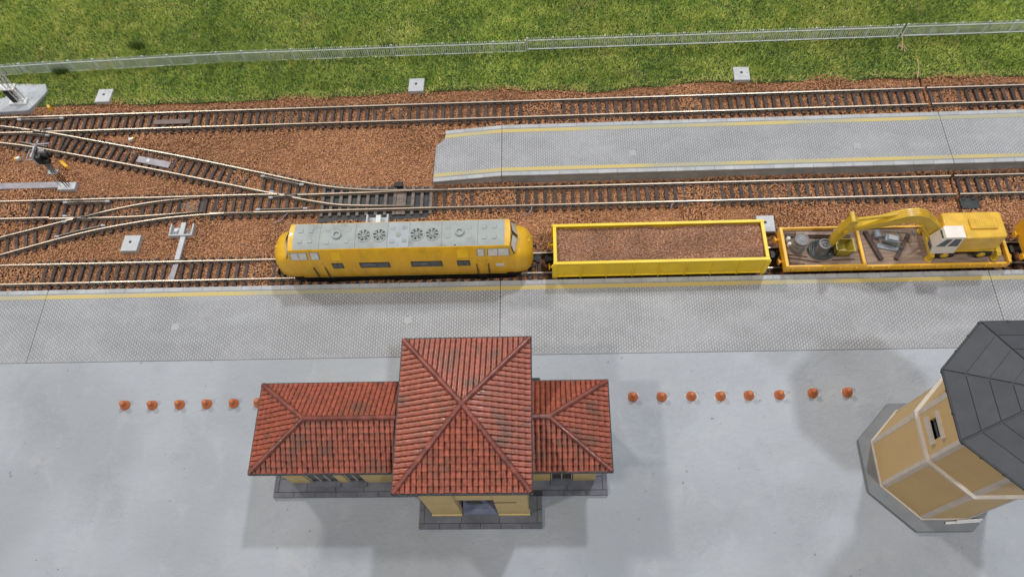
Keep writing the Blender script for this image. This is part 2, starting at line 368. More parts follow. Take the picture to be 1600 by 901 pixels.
def tuft(name, label, x, y, n, h):
    a = RNG.uniform(0, 2*np.pi, n); r = RNG.random(n)**.6*.55; bx, by = x+r*np.cos(a)*1.3, y+r*np.sin(a)*.7; th = RNG.uniform(0, 2*np.pi, n); tl = RNG.uniform(.1, .9, n); L = RNG.uniform(.5, 1, n)*h
    z = grass_z(bx, by); w_ = .03; px, py = -np.sin(th)*w_, np.cos(th)*w_
    V = np.stack([np.c_[bx-px, by-py, z], np.c_[bx+px, by+py, z], np.c_[bx+np.cos(th)*np.sin(tl)*L, by+np.sin(th)*np.sin(tl)*L, z+np.cos(tl)*L]], 1).reshape(-1, 3)
    c = np.array([(.06, .10, .02)])*RNG.uniform(.5, 2.2, (n, 1)); o = np_mesh(name, V, np.arange(3*n).reshape(-1, 3), 'blade', np.repeat(c, 3, 0)); o['kind'] = 'thing'; tag(o, label, 'grass tuft')
tuft('grass_tuft', 'darker taller grass tuft standing behind the left fence section', -33.0, 22.9, 260, .75)
tuft('grass_tuft', 'dark grass tuft growing through the foot of the left fence section', -39.4, 20.35, 240, .8)
tuft('grass_tuft', 'small dark grass tuft at the fence left of the middle', -10.2, 22.0, 160, .5)
# ------------------------------------------------------------------ ballast granules (uncountable)
OCT = np.array([(1, 0, 0), (-1, 0, 0), (0, 1, 0), (0, -1, 0), (0, 0, 1), (0, 0, -1)], float)
OCF = np.array([(0, 2, 4), (2, 1, 4), (1, 3, 4), (3, 0, 4), (2, 0, 5), (1, 2, 5), (3, 1, 5), (0, 3, 5)])
def grains(name, x, y, z, size, pal, parent=None, bright=1.):
    n = len(x); s = RNG.uniform(.75, 1.25, (n, 1, 1))*size*np.stack([RNG.uniform(.9, 1.6, n), RNG.uniform(.6, .95, n), RNG.uniform(.3, .5, n)], 1)[:, None, :]
    th = RNG.uniform(0, 2*np.pi, n); tp = RNG.uniform(-.5, .5, n); P = OCT[None]*s
    X = P[..., 0]*np.cos(tp)[:, None]+P[..., 2]*np.sin(tp)[:, None]; Z = -P[..., 0]*np.sin(tp)[:, None]+P[..., 2]*np.cos(tp)[:, None]; Y = P[..., 1]
    c, s_ = np.cos(th)[:, None], np.sin(th)[:, None]
    V = np.stack([x[:, None]+X*c-Y*s_, y[:, None]+X*s_+Y*c, z[:, None]+Z], -1).reshape(-1, 3)
    Fc = (OCF[None]+6*np.arange(n)[:, None, None]).reshape(-1, 3)
    pal = np.array(pal); col = pal[RNG.integers(0, len(pal), n)]*RNG.uniform(.84, 1.16, (n, 1))*bright
    o = np_mesh(name, V, Fc, 'grain', np.repeat(col, 6, 0), parent); return tag(o, kind='stuff')
BPAL = [(.57, .295, .155), (.61, .33, .18), (.50, .245, .12), (.53, .265, .13), (.34, .15, .072), (.58, .335, .195), (.46, .215, .105), (.60, .32, .18), (.24, .105, .055)]
def ballast():
    n = 215000; x = RNG.uniform(-48, 48, n); y = RNG.uniform(-1.75, 17.2, n)
    k = ~((x > -5.3) & (y > 7.5) & (y < 12.3)) & (np.abs(x-GAP) > .11)
    k &= ~((x > -14.6) & (x < -5.75) & (y > 4.3) & (y < 7.25)) & ~((x > 34.75) & (x < 36.2) & (y > 3.9) & (y < 5.0))
    k &= ~((x > -24.3) & (x < -23.3) & (y > 5.2) & (y < 6.7)) & ~((x > -28.5) & (x < -25.8) & (y > 6.0) & (y < 6.6)&(RNG.random(n)<.8))
    k &= ~((x > -16) & (x < 36) & (np.abs(y) < .78) & (RNG.random(n) < .5))
    k &= RNG.random(n) < np.clip((grass_edge(x)+.45-y)/.5, 0, 1)
    x, y = x[k], y[k]; z = -.135+.055*RNG.random(len(x))+.36*np.clip(vn2(x, y, .33)*1.6-.78, 0, 1)+.12*np.clip((y-15.9)/.7, 0, 1)
    b = .88+.26*vn(x, y, .25)
    mound = np.exp(-((x+7.0)**2+(y-16.9)**2)/1.4)+np.exp(-((x-20.4)**2+(y-16.8)**2)/1.4); z = z+.12*mound
    grains('ballast_granules', x, y, z, .068, BPAL, bright=b[:, None])
ballast()

# ------------------------------------------------------------------ platforms
PAL = np.array([.385, .39, .405])
def pavers(x0, x1, y0, y1, zf, parent, skip=(), px=.172, py=.29, tone=1., mask=None):
    nx = int(round((x1-x0)/px)); ny = int(round((y1-y0)/py)); i, j = np.meshgrid(np.arange(nx), np.arange(-1, ny+1), indexing='ij')
    i = i.ravel(); j = j.ravel(); px = (x1-x0)/nx; py = (y1-y0)/ny
    bx0 = x0+i*px+.016; bx1 = x0+(i+1)*px-.016
    by0 = y0+(j+.5*(i % 2))*py+.014; by1 = by0+py-.028
    by0 = np.clip(by0, y0+.01, y1-.01); by1 = np.clip(by1, y0+.01, y1-.01); k = by1-by0 > .06; cx_, cy_ = (bx0+bx1)/2, (by0+by1)/2
    if mask is not None: k &= mask(bx0, cy_)
    for a in skip: k &= ~((cx_ > a[0]) & (cx_ < a[1]) & (cy_ > a[2]) & (cy_ < a[3]))
    bx0, bx1, by0, by1 = bx0[k], bx1[k], by0[k], by1[k]; n = len(bx0)
    cx, cy = (bx0+bx1)/2, (by0+by1)/2; dz = RNG.uniform(-.004, .004, n)
    V = np.empty((n, 8, 3))
    for q, (xx, yy) in enumerate(((bx0, by0), (bx1, by0), (bx1, by1), (bx0, by1))):
        z = zf(xx); V[:, q] = np.c_[xx, yy, z-.03]; V[:, q+4] = np.c_[xx+(cx-xx)*.08, yy+(cy-yy)*.05, z+dz]
    Fq = np.array([(4, 5, 6, 7), (0, 1, 5, 4), (1, 2, 6, 5), (2, 3, 7, 6), (3, 0, 4, 7)])
    Fc = (Fq[None]+8*np.arange(n)[:, None, None]).reshape(-1, 4)
    b = (.95+.10*vn(cx, cy, .16)+.07*(vn2(cx, cy*2.2, .7)-.5)+RNG.normal(0, .03, n))*tone
    col = PAL[None]*b[:, None]*np.array([1, 1, 1.01])
    sw = np.clip((vn3(cx*.55, cy*3.0, .5)-.68)*5, 0, 1)[:, None]; col = col*(1-.45*sw)+np.array([.46, .47, .49])*.45*sw
    o = np_mesh('paver', V.reshape(-1, 3), Fc, 'paver', np.repeat(col, 8, 0), parent); tag(o, kind='stuff')
def joint_mat():
    m, nt, b = nmat('paver_joint')
    f = ramp(nt, noise(nt, .22, 4, .65, pos(nt, (1, 1.4, 1))), .42, .66)
    nt.links.new(mixc(nt, f, (.225, .225, .23), (.37, .37, .38)), b.inputs['Base Color']); b.inputs['Roughness'].default_value = .8; return m
MT['paver_joint'] = joint_mat()
kerb_cache = {}
def kerb_row(parent, x0, x1, y0, y1, zf, pitch=1.5):
    n = max(1, int(round((x1-x0)/pitch))); L = (x1-x0)/n
    for i in range(n):
        a, b = x0+i*L+.012, x0+(i+1)*L-.012; mb = MB(); d = random.uniform(-.004, .004)
        mb.hexa([(a, y0, zf(a)-.2), (b, y0, zf(b)-.2), (b, y1, zf(b)-.2), (a, y1, zf(a)-.2), (a, y0, zf(a)+d), (b, y0, zf(b)+d), (b, y1, zf(b)+d), (a, y1, zf(a)+d)])
        mb.build('kerb_stone', 'kerb', parent, bevel=.012)
def platform(label, x0, x1, ya, yb, zf, near=True, far=True, outline=None, hatches=(), tone=1.):
    t = thing('platform', label, 'platform', ((x0+x1)/2, (ya+yb)/2, 0))
    x0 += .02; x1 -= .02; mb = MB(); e = .05
    P = outline or [(x0, ya+e), (x1, ya+e), (x1, yb-e), (x0, yb-e)]
    n = len(P); mb.add([(x, y, -.3) for x, y in P]+[(x, y, zf(x)-.03) for x, y in P], [tuple(range(n-1, -1, -1)), tuple(range(n, 2*n))]+[(i, (i+1) % n, n+(i+1) % n, n+i) for i in range(n)])
    mb.build('body', 'kerb' if outline else 'platform_side', t)
    ya2, yb2 = ya, yb
    def strip(nm, m, a, b, z0, z1):
        q = MB(); q.hexa([(x0s, a, zf(x0s)+z0), (x1, a, zf(x1)+z0), (x1, b, zf(x1)+z0), (x0s, b, zf(x0s)+z0), (x0s, a, zf(x0s)+z1), (x1, a, zf(x1)+z1), (x1, b, zf(x1)+z1), (x0s, b, zf(x0s)+z1)])
        return q.build(nm, m, t)
    x0s = x0 if outline is None else x0+.06
    if near:
        kerb_row(t, x0s, x1, ya, ya+.34, zf); ya2 = ya+.36
    if far:
        fx0 = x0s if outline is None else x0s+.75
        kerb_row(t, fx0, x1, yb-.34, yb, zf); yb2 = yb-.36
    if outline is None: strip('joint_bed', 'paver_joint', ya2, yb2, -.025, -.017)
    else:
        q = [(x, min(max(y, ya2), yb2)) for x, y in P]; MB().add([(x, y, zf(x)-.018) for x, y in q], [tuple(range(len(q)))]).build('joint_bed', 'paver_joint', t)
    if outline:
        pass
    pavers(x0s, x1, ya2, yb2, zf, t, hatches, tone=tone, mask=None if outline is None else (lambda bx, by: bx > np.interp(by, [7.4, 10.8, 11.1, 11.6, 12.4], [-5.42, -5.34, -5.0, -4.72, -4.5])))
    if near: strip('yellow_line', 'stripe', ya2+.07, ya2+.39, -.01, .009)
    if far: x0s = x0s if outline is None else fx0; strip('yellow_line', 'stripe', yb2-.40, yb2-.08, -.01, .009)
    for a in hatches:
        MB().box(a[0]+.0, a[1]-.0, a[2]+.0, a[3]-.0, .9, 1.004).build('hatch_cover', 'hatch', t, bevel=.01)
    return t
flat = lambda x: 1.0+0*x
JS = [-60, -33.9, 0, GAP, 60]
labs = ['front platform piece at the far left end, beside the empty track', 'long front platform piece behind the left wing of the red roofed station',
        'long front platform piece in front of the yellow ballast wagon', 'front platform piece at the far right, beyond the slate roofed tower']
for i in range(4):
    hs = [(cx-.26, cx+.26, cy-.26, cy+.26) for cx, cy in ((-6.61, -4.79), (-23.58, -4.95)) if JS[i] < cx < JS[i+1]]
    platform(labs[i], JS[i], JS[i+1], -7.58, -1.78, flat, near=False, far=True, hatches=hs, tone=(.97, 1, 1, 1.04)[i])
ramp_z = lambda x: .42+.58*(x+5.5)/5.5
platform('short sloping ramp end of the island platform with ragged tip', -5.5, 0, 7.42, 12.36, ramp_z, outline=[(-5.48, 7.47), (-.02, 7.47), (-.02, 12.31), (-4.45, 12.31), (-4.75, 11.5), (-5.4, 10.9)], tone=1.05)
platform('long middle piece of the island platform between two tracks', 0, GAP, 7.42, 12.36, flat, hatches=[(cx-.26, cx+.26, cy-.26, cy+.26) for cx, cy in ((10.34, 9.23), (27.62, 9.29))], tone=1.02)
platform('island platform piece right of the board joint with bright yellow lines', GAP, 60, 7.42, 12.36, flat, tone=1.06)

# ------------------------------------------------------------------ tracks
PROF = [(-.11, 0), (.11, 0), (.11, .035), (.03, .065), (.03, .185), (.058, .20), (.058, .24), (.050, .256), (.022, .264), (-.022, .264), (-.050, .256), (-.058, .24), (-.058, .20), (-.03, .185), (-.03, .065), (-.11, .035)]
def smooth_line(P, step=.8):
    P = [Vector((*p, 0)) for p in P]
    if len(P) < 3: return P
    out = []; Q = [P[0]*2-P[1]]+P+[P[-1]*2-P[-2]]
    for i in range(1, len(Q)-2):
        a, b, c, d = Q[i-1:i+3]; n = max(2, int((c-b).length/step))
        for k in range(n):
            t = k/n; out.append(.5*((2*b)+(c-a)*t+(2*a-5*b+4*c-d)*t*t+(3*b-a-3*c+d)*t**3))
    return out+[P[-1]]
def rail(P, parent, name='rail', z0=.07, taper=None):
    L = smooth_line(P); rings = []
    for i, p in enumerate(L):
        t = (L[min(i+1, len(L)-1)]-L[max(i-1, 0)]).normalized(); nrm = Vector((-t.y, t.x, 0)); s = 1.
        if taper is not None: s = max(.15, min(1, (abs(p.x-taper))/4))
        rings.append([p+nrm*(-a*s)+Vector((0, 0, z0+b)) for a, b in PROF])
    mb = MB(); mb.loft(rings); k = len(PROF)
    for fi in range((len(L)-1)*k):
        if fi % k in (6, 7, 8, 9, 10): mb.m[fi] = 1
    return mb.build(name, ['rail_side', 'dull_top' if name in ('check_rail', 'wing_rail') else 'rail_top'], parent, smooth=50)
def sleeper_mesh(mat):
    mb = MB(); mb.hexa([(-.13, -1.25, -.22), (.13, -1.25, -.22), (.13, 1.25, -.22), (-.13, 1.25, -.22), (-.118, -1.24, .125), (.118, -1.24, .125), (.118, 1.24, .125), (-.118, 1.24, .125)])
    for s in (-1, 1):
        mb.box(-.07, .07, s*.83-.17, s*.83+.17, .12, .15)
    return mb.mesh('sleeper', [mat])
SLP, SLT = sleeper_mesh('sleeper'), sleeper_mesh('sleeper_turnout')
def sleeper_row(parent, x0, x1, cf, af, pitch=.72, skip=None):
    """cf(x) -> centre y and length, af -> angle"""
    x = x0
    while x <= x1+1e-6:
        y, L = cf(x); sink = -.03*max(0, float(vn2(x, y, .33))*1.6-.55)+random.uniform(-.01, .01)
        if not (skip and skip(x)):
            copy_part(SLT if skip is not None and False else SLP, 'sleeper', parent, (x+random.uniform(-.02, .02), y, sink), af+random.uniform(-.012, .012), (1, L/2.5, 1))
        x += pitch
G = .83
def straight(label, yc, x0, x1, first=None):
    t = thing('railway_track', label, 'railway track', ((x0+x1)/2, yc, 0))
    for s in (1, -1):
        a = x0
        while a < x1-.5:
            b = min(x1, a+random.uniform(16, 26)) if x1-a > 30 else x1
            rail([(a+.02, yc+s*G+random.uniform(-.008, .008)), (b-.02, yc+s*G+random.uniform(-.008, .008))], t); a = b
    sleeper_row(t, (x0 if first is None else first)+.3, x1-.2, lambda x: (yc, 2.5), 0.)
    return t
Y1, Y3, Y4 = 14.57, 5.93, 0.0
tb = straight('straight back track along the edge of the green grass', Y1, -37, GAP-.12)
straight('short back track piece beyond the board joint, beside the grass', Y1, GAP+.12, 52)
straight('middle track running along the front of the island platform', Y3, -5.55, GAP-.12)
straight('short middle track piece beyond the board joint, behind the excavator', Y3, GAP+.12, 52)
straight('front track that carries the yellow works train', Y4, -50, GAP-.1)
straight('short front track piece under the rightmost yellow wagon', Y4, GAP+.1, 52)
straight('short middle track piece between the two turnouts', Y3, -23.2, -19.6)
straight('middle track piece at the left edge, beyond the left turnout', Y3, -50, -36.2)
# connecting branch
A_out = [(-4.27, 6.76), (-8.1, 6.80), (-10.66, 6.94), (-13.26, 7.25), (-15.28, 7.66), (-17.99, 8.42), (-20.02, 8.98)]
A_in = [(-6.98, 5.30), (-9.8, 5.42), (-12.72, 5.58), (-14.65, 5.93), (-16.68, 6.40), (-18.38, 6.82), (-19.74, 7.20)]
br_up = [(-20.02, 8.98), (-24.5, 10.20), (-28.47, 11.20), (-32.96, 12.26), (-37.32, 13.33)]
br_lo = [(-19.74, 7.20), (-22.48, 7.92), (-28.07, 9.36), (-32.54, 10.47), (-37.34, 11.62)]
ang = math.atan2(-4.4, 17.5)
tr = thing('railway_track', 'slanting connecting track between the back and middle tracks', 'railway track', (-28.5, 10.3, 0))
rail(br_up, tr); rail(br_lo, tr)
sleeper_row(tr, -37.0, -20.4, lambda x: (float(np.interp(x, [-37.3, -28.3, -20], [12.45, 10.25, 8.07])), 2.5), ang, .70)
# branch leaving left turnout
B_low = [(-21.96, 5.08), (-24.52, 4.95), (-27.08, 4.72), (-29.58, 4.33), (-32.06, 3.85), (-34.5, 3.22), (-36.2, 2.72)]
B_in = [(-24.2, 6.62), (-27.43, 6.38), (-29.71, 6.01), (-31.71, 5.55), (-33.34, 5.13), (-35.3, 4.60), (-36.2, 4.35)]
tr2 = thing('railway_track', 'curved track leaving the frame at the left between two straight tracks', 'railway track', (-40, 2.5, 0))
rail([(-36.2, 2.72), (-39.23, 1.78), (-41.5, 1.06)], tr2); rail([(-36.2, 4.35), (-39.75, 3.36), (-46, 1.55)], tr2)
sleeper_row(tr2, -42.6, -36.6, lambda x: (float(np.interp(x, [-46, -36.2], [.7, 3.53])), 2.5), math.atan2(2.83, 9.8), .70)
def white_ends(parent, pts):
    for x, y in pts:
        MB().rbox(x, y, .16, .35, .34, .14, 0).build('check_rail_tip', 'slab_grey', parent, bevel=.02)
# right turnout (black bed)
ta = thing('railway_turnout', 'turnout with bare black bed in front of the island platform tip', 'turnout', (-12, 6.5, 0))
MB().prism([(-14.5, 4.2), (-5.8, 4.25), (-5.7, 7.25), (-10, 7.4), (-14.4, 7.6)], -.2, -.02).build('bed', 'bed', ta)
rail(A_out, ta); rail([(-19.6, 5.10), (-5.55, 5.10)], ta); rail([(-7.06, 6.69), (-10.6, 6.68), (-16.3, 6.63)], ta, 'point_blade', taper=-6.9)
rail(A_in[:5], ta, 'point_blade', taper=-6.8); rail([(-17.4, 6.62), (-18.4, 6.85), (-19.74, 7.20)], ta); rail([(-17.4, 6.72), (-19.6, 6.76)], ta)
rail([(-19.3, 8.50), (-17.9, 8.10), (-16.2, 7.62)], ta, 'check_rail'); rail([(-19.2, 5.34), (-15.6, 5.34)], ta, 'check_rail')
rail([(-18.3, 6.98), (-17.3, 6.62), (-16.0, 6.36)], ta, 'wing_rail'); rail([(-18.3, 6.46), (-17.2, 6.60), (-15.6, 6.78)], ta, 'wing_rail')
white_ends(ta, [(-19.4, 8.52), (-16.1, 7.60), (-18.45, 7.0), (-18.45, 6.44), (-19.3, 5.34), (-15.5, 5.34)])
MB().prism([(-18.6, 6.78), (-16.6, 6.45), (-16.4, 6.62), (-18.4, 7.02)], .09, .30).build('frog', 'black', ta)
x = -19.3
while x < -5.6:
    lo, hi = 4.66, float(np.interp(x, [p[0] for p in A_out[::-1]], [p[1] for p in A_out[::-1]]))+.42
    o = copy_part(SLT if x > -14.6 else SLP, 'sleeper', ta, (x, (lo+hi)/2, 0 if x > -14.6 else float(random.uniform(-.03, .0))), random.uniform(-.01, .01), (1, (hi-lo)/2.5, 1)); x += .72
MB().box(-8.35, -7.6, 4.7, 7.05, .02, .10).build('tie_plate', 'sleeper_turnout', ta)
MB().box(-8.6, -7.9, 7.15, 7.6, .0, .32).build('switch_box', 'black', ta, bevel=.05)
mb = MB(); mb.box(-10.55, -10.4, 3.6, 4.55, -.15, .42); mb.box(-8.95, -8.8, 3.6, 4.55, -.15, .42); mb.box(-10.4, -8.95, 3.6, 4.5, -.15, .0); mb.box(-10.4, -8.95, 3.5, 3.62, -.15, .38)
o = mb.build('bracket', 'grey_plastic', ta, bevel=.02); MB().box(-9.8, -9.4, 3.4, 4.5, .2, .4).build('lever', 'white', ta, bevel=.03)
# left turnout
tl = thing('railway_turnout', 'left turnout where the middle track divides toward the lower left', 'turnout', (-30, 5.2, 0))
rail(B_low, tl); rail([(-36.2, 6.75), (-23.2, 6.75)], tl); rail([(-22.0, 5.09), (-19.6, 5.10)], tl)
rail(B_in[:5], tl, 'point_blade', taper=-24.0); rail([(-23.8, 5.28), (-26.55, 5.12), (-29.45, 4.98), (-33.0, 4.97)], tl, 'point_blade', taper=-23.6)
rail([(-34.2, 4.98), (-36.2, 5.0)], tl); rail([(-34.2, 4.90), (-35.3, 4.60), (-36.2, 4.35)], tl)
rail([(-35.2, 6.50), (-31.9, 6.50)], tl, 'check_rail'); rail([(-35.0, 3.36), (-33.3, 3.84), (-31.8, 4.18)], tl, 'check_rail')
rail([(-34.9, 4.76), (-34.1, 4.97), (-33.0, 5.22)], tl, 'wing_rail'); rail([(-34.9, 5.16), (-34.0, 5.0), (-32.7, 4.86)], tl, 'wing_rail')
white_ends(tl, [(-35.3, 6.50), (-31.8, 6.50), (-35.0, 5.2), (-34.9, 4.68), (-35.1, 3.32), (-31.6, 4.22)])
MB().prism([(-35.0, 4.92), (-33.0, 4.98), (-32.9, 5.14), (-34.9, 5.06)], .09, .30).build('frog', 'black', tl)
x = -36.0
while x < -23.0:
    lo = float(np.interp(x, [p[0] for p in B_low[::-1]], [p[1] for p in B_low[::-1]]))-.42
    copy_part(SLP, 'sleeper', tl, (x, (lo+7.2)/2, random.uniform(-.03, .0)), random.uniform(-.01, .01), (1, (7.2-lo)/2.5, 1)); x += .72
MB().box(-25.3, -24.25, 5.35, 6.42, .02, .13).build('tie_plate', 'brown_cover', tl); MB().box(-24.2, -23.75, 5.3, 6.5, -.02, .05).build('pit', 'black', tl); MB().box(-25.9, -25.4, 5.75, 6.45, -.02, .06).build('pit', 'black', tl)
mb = MB(); mb.box(-26.05, -25.93, 3.2, 4.15, -.15, .38); mb.box(-24.3, -24.18, 3.2, 4.15, -.15, .38); mb.box(-26.05, -24.18, 3.08, 3.2, -.15, .38); mb.box(-25.93, -24.3, 3.2, 4.0, -.15, .03)
mb.build('bracket', 'grey_plastic', tl, bevel=.02)
MB().lathe((-25.6, 3.65, .06), [(.16, 0), (.16, .2), (.1, .24)], 12).build('knob', 'white', tl, smooth=True)
mb = MB(); mb.box(-25.22, -24.85, 3.1, 4.25, .25, .40); mb.build('lever', 'grey_plastic', tl, bevel=.02)
mb = MB(); mb.hexa([(-25.2, 1.0, .03), (-24.8, 1.0, .03), (-24.72, 3.15, .03), (-25.12, 3.15, .03), (-25.2, 1.0, .26), (-24.8, 1.0, .26), (-24.72, 3.15, .26), (-25.12, 3.15, .26)])
mb.build('rod_cover', 'grey_plastic', tl, bevel=.02)
MB().hexa([(-25.42, -.72, .02), (-24.95, -.72, .02), (-24.85, .72, .02), (-25.25, .72, .02), (-25.42, -.72, .14), (-24.95, -.72, .14), (-24.85, .72, .14), (-25.25, .72, .14)]).build('rod_cover', 'mauve_grey', tl, bevel=.02)
# far left turnout
tc = thing('railway_turnout', 'far left turnout on the back track beside the lattice mast', 'turnout', (-41, 13.8, 0))
rail([(-50, Y1+G), (-37, Y1+G)], tc); rail([(-39.4, 13.74), (-37, 13.74)], tc); rail([(-50, 13.76), (-44, 13.77), (-40.1, 13.74)], tc)
rail([(-48, 15.1), (-43.25, 14.50), (-41.0, 14.10), (-39.5, 13.80)], tc); rail([(-39.3, 13.78), (-37.32, 13.33)], tc)
rail([(-37.34, 11.62), (-40.02, 12.24), (-42.66, 12.70), (-48, 13.4)], tc)
rail([(-41.6, 15.13), (-38.1, 15.13)], tc, 'check_rail'); rail([(-41.2, 14.0), (-39.8, 13.95), (-38.9, 14.02)], tc, 'wing_rail'); rail([(-40.6, 13.62), (-39.9, 13.55), (-38.9, 13.42)], tc, 'wing_rail')
rail([(-41.0, 12.72), (-38.4, 12.15)], tc, 'check_rail')
white_ends(tc, [(-41.75, 15.13), (-38.0, 15.15), (-38.75, 14.04), (-38.75, 13.36)])
MB().prism([(-40.2, 13.70), (-38.9, 13.62), (-38.9, 13.78), (-40.2, 13.86)], .09, .30).build('frog', 'black', tc)
x = -49.6
while x < -37.2:
    lo = float(np.interp(x, [-48, -42.66, -40.02, -37.34], [13.0, 12.7, 12.24, 11.62]))-.42
    copy_part(SLP, 'sleeper', tc, (x, (lo+15.85)/2, random.uniform(-.03, .0)), -.06+random.uniform(-.01, .01), (1, (15.85-lo)/2.5, 1)); x += .72
# track fittings
tag(MB().box(-29.8, -26.6, 14.22, 14.72, .06, .2).build('track_cover', 'brown_cover', bevel=.03), 'flat dark brown cover lying between the rails of the back track', 'track cover')
t = thing('track_plate', 'mauve grey sensor plate with pale stud in the slanting track', 'track plate', (-28.9, 10.33, 0))
mb = MB(); mb.rbox(-28.9, 10.33, .08, .2, 3.0, .62, ang); mb.build('plate', 'mauve_grey', t, bevel=.04)
MB().lathe((-29.35, 10.42, .2), [(.2, 0), (.16, .07), (.05, .1)], 12).build('stud', 'white', t, smooth=True)
tag(MB().box(34.66, 36.05, 3.95, 4.98, -.2, .05).build('joint_plate', 'bed', bevel=.04), 'blackened plate under the middle track beside the board joint', 'plate')
for i, (pts, lab) in enumerate(((((2.35, 5.0, .2), (2.25, 4.7, .12), (2.05, 4.45, .08), (1.6, 4.35, .06)), 'thin grey feeder wire at the middle track behind the locomotive nose'),
                              (((13.2, 5.0, .2), (13.0, 4.75, .14), (13.05, 4.6, .08)), 'short grey feeder wire at the middle track behind the ballast wagon'),
                              (((-16.9, 4.95, .2), (-17.2, 4.7, .12), (-17.35, 4.45, .08), (-17.9, 4.15, .06)), 'grey feeder wire behind the left locomotive nose'))):
    tag(MB().tube(pts, .045, 8).build('feeder_wire', 'mauve_grey', smooth=True), lab, 'wire')

# ------------------------------------------------------------------ small trackside things
def base_plate(label, x, y, z, rot=0., skew=0.):
    t = thing('base_plate', label, 'base plate', (x, y, z), 'grey mast base plates beside the tracks')
    P = [(-.66, -.70), (.64, -.70), (.68+skew, .70), (-.62+skew, .70)]
    mb = MB(); ca, sa = math.cos(rot), math.sin(rot); mb.prism([(x+a*ca-b*sa, y+a*sa+b*ca) for a, b in P], z-.22, z+.2)
    mb.build('plate', 'grey_plastic', t, bevel=.03)
    MB().cyl((x-.02, y+.1, z+.16), (x-.02, y+.1, z+.206), .12, n=14).build('bolt_hole', 'dark_hole', t)
    return t
base_plate('grey square base plate at the grass edge near the lattice mast', -34.78, 17.4, .22, 0, .03)
base_plate('grey square base plate at the grass edge behind the ramp end', -7.41, 17.42, .22)
base_plate('grey square base plate at the grass edge right of the middle, with chipped corner', 20.0, 17.45, .25, -.03, -.05)
base_plate('grey square base plate in the ballast in front of the left turnout', -29.03, 2.58, .06, 0, .04)
base_plate('grey square base plate half hidden behind the ballast wagon corner', 19.9, 2.95, .06)
def lantern(label, x, y, ang, yc=(.12, .1)):
    t = thing('point_lantern', label, 'signal lantern', (x, y, 0))
    mb = MB(); mb.rbox(x, y, -.13, .12, .24, .2, ang); mb.build('foot', 'steel', t)
    mb = MB(); mb.rbox(x, y, .12, .42, .34, .26, ang); mb.build('housing', 'white', t, bevel=.04)
    mb = MB(); mb.rbox(x+yc[0], y+yc[1], .14, .44, .14, .2, ang); mb.build('lens', 'amber', t, bevel=.02)
lantern('white and yellow lantern at the slanting track near the back track', -31.3, 12.62, .2, (.2, .05))
lantern('white and yellow lantern in the ballast left of the signal', -40.6, 11.0, .4, (-.16, -.1))
tag(MB().hexa([(-37.0, 10.62, -.13), (-36.75, 10.75, -.13), (-36.1, 10.15, -.13), (-36.35, 10.0, -.13), (-37.0, 10.62, .28), (-36.75, 10.75, .30), (-36.15, 10.2, .16), (-36.4, 10.05, .16)]).build('marker_block', 'amber', bevel=.04), 'yellow wedge block lying right of the signal head', 'marker block')
tag(MB().hexa([(-39.65, 16.5, -.1), (-39.35, 16.5, -.1), (-39.25, 16.2, -.1), (-39.5, 16.15, -.1), (-39.7, 16.62, .4), (-39.42, 16.6, .4), (-39.3, 16.3, .36), (-39.55, 16.25, .36)]).build('marker_block', 'amber', bevel=.04), 'orange yellow block lying beside the slab of the lattice mast', 'marker block')
# signal on its long base strip
t = thing('signal_mast', 'tall grey track signal with black lamp hoods on a long strip', 'signal', (-35.5, 8.18, 0))
mb = MB(); mb.box(-50, -36.3, 8.03, 8.62, -.17, .2); mb.build('base_strip', 'mauve_grey', t, bevel=.03); MB().box(-36.4, -34.95, 7.8, 8.52, -.17, .22).build('foot', 'grey_plastic', t, bevel=.04)
sx, sy = -35.55, 8.17
for dx, dy in ((.12, .1), (.12, -.1), (-.12, .1), (-.12, -.1)): MB().cyl((sx+dx, sy+dy, .2), (sx+dx*.8, sy+dy*.8, 4.9), .035, n=6).build('mast_rod', 'rust', t)
MB().box(sx-.5, sx+.3, sy-.22, sy+.22, 2.1, 2.16).build('platform_step', 'steel', t)
MB().box(sx-.06, sx+.16, sy-.16, sy+.16, 2.4, 4.0).build('mast_plate', 'steel', t)
mb = MB(); mb.tube([(sx-.45, sy-.2, .35), (sx-.42, sy-.2, 4.2)], .018, 5); mb.tube([(sx-.45, sy+.2, .35), (sx-.42, sy+.2, 4.2)], .018, 5)
for k in range(12): mb.tube([(sx-.44, sy-.2, .6+k*.3), (sx-.44, sy+.2, .6+k*.3)], .014, 4)
mb.build('ladder', 'steel', t)
MB().box(sx-.05, sx+.45, sy-.5, sy+.5, 3.75, 4.6).build('head', 'black', t, bevel=.08)
MB().box(sx-.14, sx-.02, sy-.55, sy+.5, 3.7, 4.85).build('head_shield', 'grey_plastic', t, bevel=.03)
for dy, zz in ((-.25, 3.95), (.27, 4.0), (0, 4.35)): MB().cyl((sx+.4, sy+dy, zz), (sx+.8, sy+dy, zz-.06), .22, .22, 12).build('lamp_hood', 'black', t, smooth=True)
MB().cyl((sx+.35, sy+.15, 4.65), (sx+.75, sy+.15, 4.6), .2, n=12).build('lamp_hood', 'steel', t, smooth=True)
mb = MB(); mb.box(sx-.7, sx-.1, sy-.5, sy-.44, 4.35, 4.42); mb.box(sx-.7, sx-.1, sy+.44, sy+.5, 4.35, 4.42); mb.box(sx-.74, sx-.68, sy-.5, sy+.5, 4.35, 4.42)
mb.tube([(sx-.72, sy-.48, 4.4), (sx-.72, sy-.48, 4.8), (sx-.72, sy+.48, 4.8), (sx-.72, sy+.48, 4.4)], .018, 5); mb.build('service_cage', 'steel', t)
